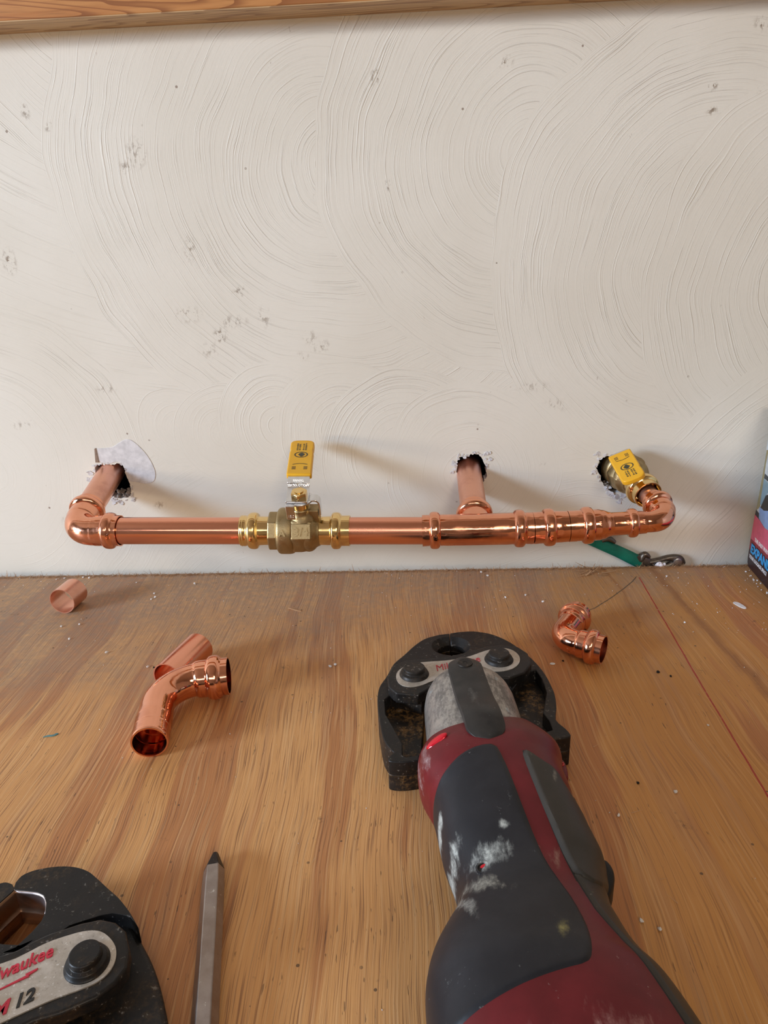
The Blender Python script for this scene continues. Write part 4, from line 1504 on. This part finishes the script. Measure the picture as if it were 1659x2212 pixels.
tag(obj('nameplate', bm, NAMEPLATE, cov, TO, smooth=False), 'scratched grey nameplate with red lettering')


def pin(parent, x, y, z, r, shift):
    bm = bmesh.new()
    sweep(bm, [Vector((x, y, q)) for q in (z - .002, z + .0003, z + .0008, z + .0022, z + .0030, z + .0052, z + .0057)], [r * 1.12, r * 1.12, r * 1.06, r * 1.0, r * .80, r * .80, r * .73], 48, hollow=False)
    o_ = obj('pivot_pin', bm, STEEL_COVER, parent, shift)
    bevel(o_, .0002, 2)
    return o_


pin(tool, -.0050, -.2212, .0262, .0086, TO)
pin(tool, .0505, -.2052, .0262, .0086, TO)
a_ = math.radians(21)
txd = Vector((math.cos(a_), math.sin(a_), 0))
tyd = Vector((-math.sin(a_), math.cos(a_), 0))
letters(cov, 'Milwaukee', .0094, (.0092, -.2185, .0267), txd, tyd, RED_INK, 'lettering', shear=.35, depth=.0003, align='LEFT', shift=TO, sx=.78)

# ------------------------------------------------------------------ loose jaw set
JA = Vector((-.1856, -.3762, 0))
JD = Vector((.515, -.857, 0)).normalized()
JP = Vector((.857, .515, 0)).normalized()
lj = thing('press_jaw', 'loose black press jaw set with grey nameplate in the near left corner', 'tool jaw', (JA.x + .03, JA.y - .05, 0))
LJ = Vector(lj.location)


def mirror(pts):
    out = []
    for x, y in pts:
        v = Vector((x, y, 0)) - JA
        s_, q = v.dot(JD), v.dot(JP)
        w = JA + JD * s_ - JP * q
        out.append((w.x, w.y))
    return out


J_OUT = [(-.1853, -.3752), (-.1845, -.3718), (-.1820, -.3695), (-.1777, -.3677), (-.1698, -.3662), (-.1621, -.3665), (-.1550, -.3687), (-.1491, -.3725), (-.1411, -.3784), (-.1347, -.3830), (-.1272, -.3899),
         (-.1204, -.3975), (-.1131, -.4061), (-.1064, -.4158), (-.1004, -.4265), (-.0961, -.4362), (-.0930, -.4480), (-.0900, -.4580), (-.0860, -.4620), (-.0870, -.4680), (-.1000, -.4700), (-.1080, -.4640)]
J_OUT = catmull(J_OUT, 3)
J_BACK = [(-.1180, -.4520), (-.1300, -.4360), (-.1520, -.4300), (-.1600, -.4180)]
J_OPEN = [(-.1735, -.4095), (-.1683, -.4065), (-.1650, -.3995), (-.1636, -.3945), (-.1640, -.3905), (-.1660, -.3855), (-.1690, -.3818), (-.1726, -.3803), (-.1780, -.3796), (-.1834, -.3792), (-.1846, -.3781)]
J_OPEN_I = [(-.1735, -.4095), (-.1683, -.4065), (-.1650, -.3995), (-.1636, -.3945), (-.1640, -.3905), (-.1660, -.3855), (-.1690, -.3818), (-.1726, -.3803), (-.1780, -.3796), (-.1834, -.3792), (-.1846, -.3781)]
J_REC = [(-.0965, -.4620), (-.1020, -.4500), (-.1090, -.4330), (-.1190, -.4180), (-.1270, -.4060), (-.1325, -.3955), (-.1350, -.3912), (-.1400, -.3915), (-.1504, -.3965), (-.1560, -.4100), (-.1640, -.4150)]
for f_, nm in ((lambda q: q, 'right jaw of the loose set'), (mirror, 'left jaw of the loose set, cut by the frame')):
    bm = bmesh.new()
    prism(bm, f_(J_OUT + J_BACK + J_OPEN_I), 0, .0128)
    j1 = obj('jaw', bm, STEEL_BLACK, lj, LJ)
    j1['label'] = nm
    bevel(j1, .0022, 4, 50)
    bm = bmesh.new()
    # nose slab, stopping at the ridge
    nose = J_OUT[:34] + [(-.1262, -.3920), (-.1300, -.3912), (-.1346, -.3905), (-.1395, -.3918), (-.1504, -.3965), (-.1600, -.4080)] + J_OPEN
    prism(bm, f_(nose), .0110, .0200)
    bevel(obj('jaw_nose', bm, STEEL_BLACK, j1, LJ), .0010, 3, 50)
    # bright ground bore liner with a bead groove
    bm = bmesh.new()
    bore = f_([p for p in catmull(J_OPEN, 3)])[12:]
    cen = Vector((-.178, -.394, 0))
    rows = []
    for z, inn in ((.0198, .0002), (.0185, .0006), (.0125, .0006), (.0112, .0002), (.0095, -.0004 + .0008), (.0082, .0012), (.0066, .0003), (.0050, .0006), (.0004, .0006)):
        row = []
        for x, y in bore:
            v = Vector((x, y, 0))
            dd = (cen - v).normalized() if nm.startswith('right') else (Vector((*f_([(cen.x, cen.y)])[0], 0)) - v).normalized()
            w = v + dd * inn
            row.append(bm.verts.new((w.x, w.y, z)))
        rows.append(row)
    for A, B in zip(rows, rows[1:]):
        for i in range(len(A) - 1):
            bm.faces.new([A[i], A[i + 1], B[i + 1], B[i]])
    bmesh.ops.recalc_face_normals(bm, faces=bm.faces)
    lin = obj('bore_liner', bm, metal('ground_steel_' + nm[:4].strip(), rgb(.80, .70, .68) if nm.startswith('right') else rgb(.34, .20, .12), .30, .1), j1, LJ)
    md = lin.modifiers.new('thick', 'SOLIDIFY')
    md.thickness = .0004
JC = [(-.1632, -.4117), (-.1585, -.4077), (-.1536, -.4045), (-.1431, -.3999), (-.1355, -.3979), (-.1286, -.3993), (-.1227, -.4033), (-.1180, -.4115), (-.1160, -.4192), (-.1182, -.4252), (-.1235, -.4310), (-.1341, -.4367), (-.1425, -.4395)]
mir = mirror(JC)[::-1]
cover2 = JC + mir
bm = prism(bmesh.new(), cover2, .0190, .0258)
cv2 = tag(obj('cover_plate', bm, STEEL_COVER, lj, LJ), 'black plate joining the loose jaws')
bevel(cv2, .0012, 3, 30)
JL = [(-.1663, -.4191), (-.1588, -.4144), (-.1530, -.4096), (-.1463, -.4065), (-.1391, -.4039), (-.1328, -.4039), (-.1273, -.4072), (-.1231, -.4115), (-.1213, -.4170), (-.1221, -.4219), (-.1255, -.4259), (-.1318, -.4290),
      (-.1400, -.4325)]
lab2 = smooth_poly(JL + mirror(JL)[::-1], 2)
bm = prism(bmesh.new(), lab2, .0256, .0264)
tag(obj('nameplate', bm, NAMEPLATE, cv2, LJ, smooth=False), 'scratched grey nameplate with red script')
pin(lj, -.1322, -.4180, .0264, .0077, LJ)
m_ = mirror([(-.1316, -.4185)])[0]
pin(lj, m_[0], m_[1], .0264, .0077, LJ)
a_ = math.radians(32)
txd = Vector((math.cos(a_), math.sin(a_), 0))
tyd = Vector((-math.sin(a_), math.cos(a_), 0))
e0 = Vector((-.1472, -.4152, .0266))
letters(cv2, 'Milwaukee', .0078, e0, txd, tyd, RED_INK, 'lettering', shear=.35, depth=.0004, align='RIGHT', shift=LJ, sx=.80, bold=.00012)
letters(cv2, 'M', .0072, Vector((-.1535, -.4372, .0266)), txd, tyd, RED_INK, 'lettering', shear=.35, depth=.0004, align='RIGHT', shift=LJ, bold=.00025)
letters(cv2, '12', .0072, Vector((-.1460, -.4325, .0266)), txd, tyd, BLACK_INK, 'lettering', shear=.35, depth=.0004, align='RIGHT', shift=LJ, bold=.00020)
bm = bmesh.new()
Mb = basis(Vector((-.1545, -.4235, .0266)), txd, tyd, (0, 0, 1))
prism(bm, [(-.016, -.0014), (.0010, -.0004), (.0005, .0004), (.0050, .0006), (.0046, -.0001), (.0015, -.0008), (.0018, -.0014)], -.0002, .0002, Mb)
obj('underline_bolt', bm, RED_INK, cv2, LJ, smooth=False)

# ------------------------------------------------------------------ chisel
ch0 = Vector((-.1042, -.3436, 0))
ch1 = Vector((-.0862, -.4270, 0))
cd = (ch1 - ch0).normalized()
cs = Vector((cd.y, -cd.x, 0)) * -1
ch = thing('chisel', 'grey hexagonal steel chisel with a dark ground tip pointing at the wall', 'chisel', (ch0.x + cd.x * .05, ch0.y + cd.y * .05, 0))
CO = Vector(ch.location)
k = N('grey_steel')
pp = k.P()
nn_ = k.noise(k.vmath('MULTIPLY', pp, (1, 1, 1)), 120, 4, .6)
cc_ = k.mix(k.step(nn_, .35, .7), rgb(.30, .255, .23), rgb(.38, .33, .30))
cc_ = k.mix(k.step(k.noise(pp, 330, 3, .7), .66, .72), cc_, rgb(.62, .60, .57))
CHISEL = k.out(cc_, k.step(nn_, .3, .7, .30, .42), .8)
af = .0047


def hexsec(c_, s, w=1.0, h=1.0):
    """hexagonal section resting on one flat"""
    r = af / math.cos(PI / 6)
    return [c_ + s * (r * w * math.cos(PI / 3 * i)) + Vector((0, 0, af + r * h * math.sin(PI / 3 * i))) for i in range(6)]


bm = bmesh.new()
prev = None
for d_, w, h in ((.0105, .93, .93), (.0200, 1, 1), (.1200, 1.03, 1.0)):
    ring = [bm.verts.new(v) for v in hexsec(ch0 + cd * d_, cs, w, h)]
    if prev:
        for i in range(6):
            bm.faces.new([prev[i], prev[(i + 1) % 6], ring[(i + 1) % 6], ring[i]])
    else:
        bm.faces.new(ring)
    prev = ring
bm.faces.new(prev)
bmesh.ops.recalc_face_normals(bm, faces=bm.faces)
bevel(obj('shank', bm, CHISEL, ch, CO), .0004, 2, 30)
bm = bmesh.new()
A = [bm.verts.new(v) for v in hexsec(ch0 + cd * .0106, cs, .93, .93)]
tipc = ch0
B = [bm.verts.new(tipc + cs * x_ + Vector((0, 0, z_))) for x_, z_ in ((.0016, .0042), (.0008, .0056), (-.0006, .0056), (-.0016, .0040), (-.0006, .0020), (.0008, .0020))]
for i in range(6):
    bm.faces.new([A[i], A[(i + 1) % 6], B[(i + 1) % 6], B[i]])
bm.faces.new(A)
bm.faces.new(B)
bmesh.ops.recalc_face_normals(bm, faces=bm.faces)
tag(bevel(obj('ground_tip', bm, STEEL_BLACK, ch, CO), .0002, 1), 'dark ground tip')

# ------------------------------------------------------------------ printed carton at the right
FA = Vector((.29588658, -.01772991, 0))
FD = Vector((-.0769711, -.99703332, 0))
FN = Vector((-.99703332, .0769711, 0))
carton = thing('carton', 'printed cardboard carton with blue EXPAND lettering against the wall', 'box', (.35, -.06, 0))
KO = Vector(carton.location)
Mc = basis(FA, FD, (0, 0, 1), FD.cross(Vector((0, 0, 1))))
CARD = flat_mat('carton_board', (.45, .40, .33), .6)
bm = bmesh.new()
prism(bm, [(-.0062, .0065), (-.0058, .0022), (-.003, .0003), (.145, .0003), (.145, .150), (-.0028, .150), (-.0036, .105), (-.0050, .060), (-.0066, .020)], -.11, 0, Mc)
if True:
    # make sure the prism lies behind the printed face (towards +x)
    pass
co = obj('carton_body', bm, CARD, carton, KO, smooth=False)
bevel(co, .0006, 2, 30)
PR = dict(
    sky=([(-.0030, .1490), (.144, .1490), (.144, .0460), (.0010, .0500), (-.0048, .0560)], (.42, .45, .47)),
    border=([(-.0030, .1094), (.0012, .1106), (.0000, .0980), (.0021, .0595), (-.0050, .0540), (-.0035, .0862)], (.24, .20, .10)),
    frame=([(.0009, .0897), (.030, .0880), (.032, .0849), (.0008, .0855)], (.03, .035, .04)),
    window=([(.0008, .0852), (.0200, .0835), (.0099, .0730), (.0045, .0618), (.0011, .0619), (.0010, .0780)], (.16, .24, .28)),
    seat=([(.0300, .0840), (.0099, .0730), (.0030, .0595), (.0112, .0590), (.0350, .0690)], (.020, .022, .020)),
    corner=([(-.0050, .0545), (-.0055, .0500), (.0038, .0492), (.0050, .0535)], (.015, .02, .03)),
    body_panel=([(.0015, .0597), (.0112, .0596), (.0400, .0700), (.0600, .0495), (.0170, .0468), (.0035, .0498)], (.18, .28, .50)),
    pink=([(-.0056, .0499), (.0040, .0490), (.0172, .0462), (.0600, .0500), (.144, .045), (.144, .0300), (-.0064, .0266)], (.52, .075, .14)),
    maroon=([(-.0064, .0268), (.144, .0300), (.144, .0165), (-.0064, .0170)], (.20, .010, .022)),
    black_band=([(-.0062, .0171), (.144, .0166), (.144, .0010), (-.0022, .0010), (-.0054, .0040), (-.0062, .0080)], (.025, .010, .012)),
)
for i, (nm, (poly, col)) in enumerate(PR.items()):
    bm = prism(bmesh.new(), poly, .0000, .00012 + .00004 * i, Mc)
    obj('printed_' + nm, bm, flat_mat('ink_' + nm, col, .35), carton, KO, smooth=False)
WHITE_INK = flat_mat('white_ink', (.70, .68, .68), .4)
BLUE_INK = flat_mat('blue_ink', (.02, .28, .62), .4)


def ftext(s, size, u, z, mat, sx=1.0, bold=0.0, nm='lettering', up=.0006):
    M = Mc @ Matrix.Translation((u, z, up))
    bm = text_bm(s, size, .0002, M, 0, None, 'LEFT', 1.0, sx, bold)
    return obj(nm, bm, mat, carton, KO, smooth=False)


ftext('THE EASY WAY TO', .0049, .0030, .0280, WHITE_INK, .88, .00010)
ftext('EXPAND', .0112, -.0022, .0158, BLACK_INK, 1.02, .0011, up=.00055)
ftext('EXPAND', .0112, -.0022, .0158, BLUE_INK, 1.02, .00045, up=.0007)
ftext('YOUR LUGGAGE SPACE', .0045, -.0032, .0100, WHITE_INK, .82, .00008)

# ------------------------------------------------------------------ tool with green handle in the gap behind the shelf
gp = thing('wire_cutter', 'old cutter with green handle dropped in the gap behind the plywood edge', 'hand tool', (.20, -.0055, -.018))
GO = Vector(gp.location)
DARK_STEEL = metal('old_dark_steel', rgb(.16, .14, .12), .4, .15, rgb(.08, .065, .05), 120, .0002, 500)


def bar_path(pts, ws, ts, mat, name, label=None):
    """flattened bar in the wall plane: half width ws, half thickness ts"""
    bm = bmesh.new()
    cl_ = catmull([(*p, w, t) for p, w, t in zip(pts, ws, ts)], 6)
    pv_ = None
    for i, (x, y, z, w, t) in enumerate(cl_):
        a = cl_[max(i - 1, 0)]
        b = cl_[min(i + 1, len(cl_) - 1)]
        d_ = Vector((b[0] - a[0], b[1] - a[1], b[2] - a[2])).normalized()
        n_ = Vector((-d_.z, 0, d_.x)).normalized()
        ring = [bm.verts.new(Vector((x, y, z)) + n_ * (w * math.cos(q)) + Vector((0, t * math.sin(q), 0))) for q in [2 * PI * j / 14 for j in range(14)]]
        if pv_:
            for j in range(14):
                bm.faces.new([pv_[j], pv_[(j + 1) % 14], ring[(j + 1) % 14], ring[j]])
        else:
            bm.faces.new(ring)
        pv_ = ring
    bm.faces.new(pv_)
    bmesh.ops.recalc_face_normals(bm, faces=bm.faces)
    o_ = obj(name, bm, mat, gp, GO)
    if label: o_['label'] = label
    return o_


yb = -.0050
bar_path([(.150, yb, .0270), (.165, yb, .0210), (.182, yb, .0130), (.196, yb, .0055), (.203, yb, .0010)], [.0040, .0052, .0056, .0058, .0050], [.003] * 5, GREEN, 'grip', 'green plastic grip')
bar_path([(.166, yb, .0245), (.172, yb, .0262), (.178, yb, .0228)], [.0020, .0028, .0018], [.003] * 3, DARK_STEEL, 'catch')
bar_path([(.199, yb, .0050), (.206, yb, .0015), (.214, yb, -.0030), (.224, yb, -.0045), (.236, yb, -.0020)], [.0065, .0070, .0055, .0045, .0065], [.0028] * 5, DARK_STEEL, 'lower_blade')
bar_path([(.1995, yb, .0090), (.2025, yb, .0040), (.2060, yb, .0100), (.2105, yb, .0075)], [.0018, .0026, .0028, .0015], [.003] * 4, DARK_STEEL, 'thumb_guard')
bar_path([(.211, yb, .0020), (.219, yb, .0040), (.228, yb, .0062), (.236, yb, .0040), (.2395, yb, -.0010)], [.0026, .0022, .0028, .0052, .0050], [.0032] * 5, DARK_STEEL, 'upper_blade')
bm = bmesh.new()
sweep(bm, [Vector((.2352, yb, .0030)), Vector((.2352, yb - .0042, .0030)), Vector((.2352, yb - .0048, .0030))], [.0040, .0040, .0028], 28, hollow=False)
obj('pivot_bolt', bm, CHROME if False else metal('dull_bolt', rgb(.40, .40, .42), .35), gp, GO)
bm = bmesh.new()
for i in range(9):
    M = Matrix.Translation((.2205 + rnd.uniform(-.0035, .0035), -.0085 + rnd.uniform(-.001, .001), .0000 + rnd.uniform(-.002, .0025))) @ Matrix.Diagonal((1, .7, 1.2, 1))
    bmesh.ops.create_icosphere(bm, subdivisions=2, radius=rnd.uniform(.0014, .0026), matrix=M)
tag(obj('filler_blob', bm, flat_mat('white_filler', (.74, .72, .76), .7)), 'white blob of filler wedged in the jaws of the green-handled cutter', 'filler')

# ------------------------------------------------------------------ debris on the plywood
WHITE_CHIP = flat_mat('white_plaster', (.74, .72, .70), .8)


def chip(name, label, cat, outline, loc, mat, th=.0008, ang=0.0, sc=1.0):
    bm = bmesh.new()
    poly = smooth_poly([(x * sc, y * sc) for x, y in outline], 1)
    prism(bm, poly, 0, th)
    for v in bm.verts:
        v.co.z += .0003 * noise.noise(v.co * 700) if v.co.z > 0 else 0
    o_ = obj(name, bm, mat, smooth=False)
    o_.location = loc
    o_.rotation_euler = (0, 0, ang)
    bevel(o_, .0003, 1)
    return tag(o_, label, cat)


chip('paint_chip', 'flat white oval paint chip near the right edge, the largest chip', 'debris', [(-.0055, .0008), (-.003, .0026), (.001, .0020), (.0050, .0016), (.0062, -.0006), (.003, -.0022), (-.001, -.0020), (-.0045, -.0016)],
     (.2580, -.0868, 0), WHITE_CHIP, .0007, -1.15, 1.15)
chip('paint_chip', 'small white chip left of the small loose copper elbow', 'debris', [(-.002, 0), (-.001, .0012), (.001, .0010), (.0021, 0), (.0008, -.0012), (-.0012, -.0008)], (.0930, -.1700, 0), WHITE_CHIP, .0006, .2, 1.1)
chip('paint_chip', 'small white chip above the jaws of the press tool', 'debris', [(-.0015, 0), (-.0007, .001), (.001, .0010), (.0016, 0), (.0006, -.0010), (-.0012, -.0008)], (.0375, -.1515, 0), WHITE_CHIP, .0010, .2, 1.0)
chip('paint_shred', 'teal shred left of the large loose elbow', 'debris', [(-.0046, -.0006), (-.0015, .0006), (.001, .0004), (.003, .0022), (.0046, .0018), (.0034, .0000), (.001, -.0008), (-.002, -.0006), (-.0046, -.0012)],
     (-.2358, -.2471, .0), flat_mat('teal_paint', (.10, .26, .28), .6), .0006, .1, 1.0)
chip('wood_shaving', 'thin pale wood shaving on the plywood below the brass valve', 'debris', [(-.0080, .0022), (-.003, .0018), (.0045, -.0004), (.0085, -.0028), (.0070, -.0034), (.002, -.0020), (-.004, .0006)],
     (-.1060, -.0840, 0), SPLINTER, .0006, -.15, .9)
bm = bmesh.new()
for i in range(16):
    fibre(bm, (.158 + rnd.uniform(-.016, .014), -.0215 + rnd.uniform(-.009, .008), .0008), (rnd.uniform(-1, 1), rnd.uniform(-.5, .6), rnd.uniform(-.04, .25)), rnd.uniform(.007, .015), rnd.uniform(.0004, .0010), rnd.uniform(-.15, .15))
tag(obj('splinters', bm, SPLINTER, smooth=False), 'little heap of wood splinters at the plywood edge under the reducer', 'debris', kind='stuff')
bm = bmesh.new()


def crumb(x, y, r, sq=.7):
    M = Matrix.Translation((x, y, r * sq * .8)) @ Matrix.Rotation(rnd.uniform(0, 6), 4, 'Z') @ Matrix.Diagonal((1, rnd.uniform(.6, 1), sq, 1))
    n0 = len(bm.verts)
    bmesh.ops.create_icosphere(bm, subdivisions=1, radius=r, matrix=M)
    bm.verts.ensure_lookup_table()
    for v in bm.verts[n0:]:
        v.co += Vector([rnd.uniform(-.3, .3) * r for _ in range(3)]) * (1 if v.co.z > r * .4 else .4)


CR = [(-.3350, -.0165, .0013), (-.3420, -.0190, .0011), (-.3180, -.0150, .0012), (-.3110, -.0170, .0013), (-.2370, -.0510, .0011), (-.2340, -.0580, .0013), (-.2360, -.0620, .0009), (-.2620, -.0280, .0010),
      (-.2060, -.0320, .0012), (-.2810, -.1050, .0010), (-.2950, -.1080, .0010), (-.2790, -.1280, .0012), (-.2400, -.1490, .0014), (-.2010, -.1690, .0013), (.0720, -.0680, .0012), (.0895, -.0640, .0010),
      (.1020, -.0765, .0012), (.0560, -.0175, .0014), (.0610, -.0250, .0011), (-.0660, -.1710, .0014), (-.0625, -.1689, .0012), (.2180, -.0320, .0012), (.2380, -.1820, .0011), (.1360, -.2970, .0012), (.1010, -.3140, .0011),
      (.0945, -.3760, .0011), (.1010, -.3800, .0010), (.1750, -.2400, .0009), (.2050, -.1140, .0011)]
for x, y, r in CR:
    crumb(x, y, r)
for i in range(300):
    x = rnd.uniform(-.40, .29)
    y = -.012 - .42 * rnd.random() ** 2.2
    if rnd.random() < .35 and y < -.1: continue
    crumb(x, y, rnd.uniform(.00015, .00045))
for i in range(45):
    crumb(rnd.uniform(.20, .295), rnd.uniform(-.13, -.015), rnd.uniform(.0002, .0005))
for i in range(14):
    u = rnd.uniform(-.004, .05)
    p = FA + FD * u + FN * rnd.uniform(.001, .006)
    crumb(p.x, p.y, rnd.uniform(.0004, .0011))
tag(obj('plaster_crumbs', bm, WHITE_CHIP, smooth=False), 'scattered white plaster crumbs over the plywood', 'debris', kind='stuff')
bm = bmesh.new()
for i in range(110):
    a = rnd.uniform(0, 6.28)
    fibre(bm, (rnd.uniform(-.36, .27), -.03 - .36 * rnd.random(), .0004), (math.cos(a), math.sin(a), rnd.uniform(0, .06)), rnd.uniform(.002, .0065), rnd.uniform(.00007, .00018), rnd.uniform(-.3, .3))
tag(obj('sawdust_fibres', bm, flat_mat('pale_fibre', (.55, .36, .20), .7), floor, smooth=False), 'fine pale wood fibres strewn on the plywood', kind='stuff')
bm = bmesh.new()
for x, y, r in ((.1010, -.1665, .0010), (.1230, -.1170, .0012), (.1270, -.1340, .0013), (-.0020, -.1480, .0012), (.0130, -.1480, .0015), (-.1960, -.1700, .0011), (.163, -.182, .0014), (.170, -.187, .0011), (.118, -.290, .0012)):
    crumb(x, y, r, .5)
tag(obj('dark_grit', bm, BLACK, smooth=False), 'dark specks of grit near the loose elbow and jaws', 'debris', kind='stuff')
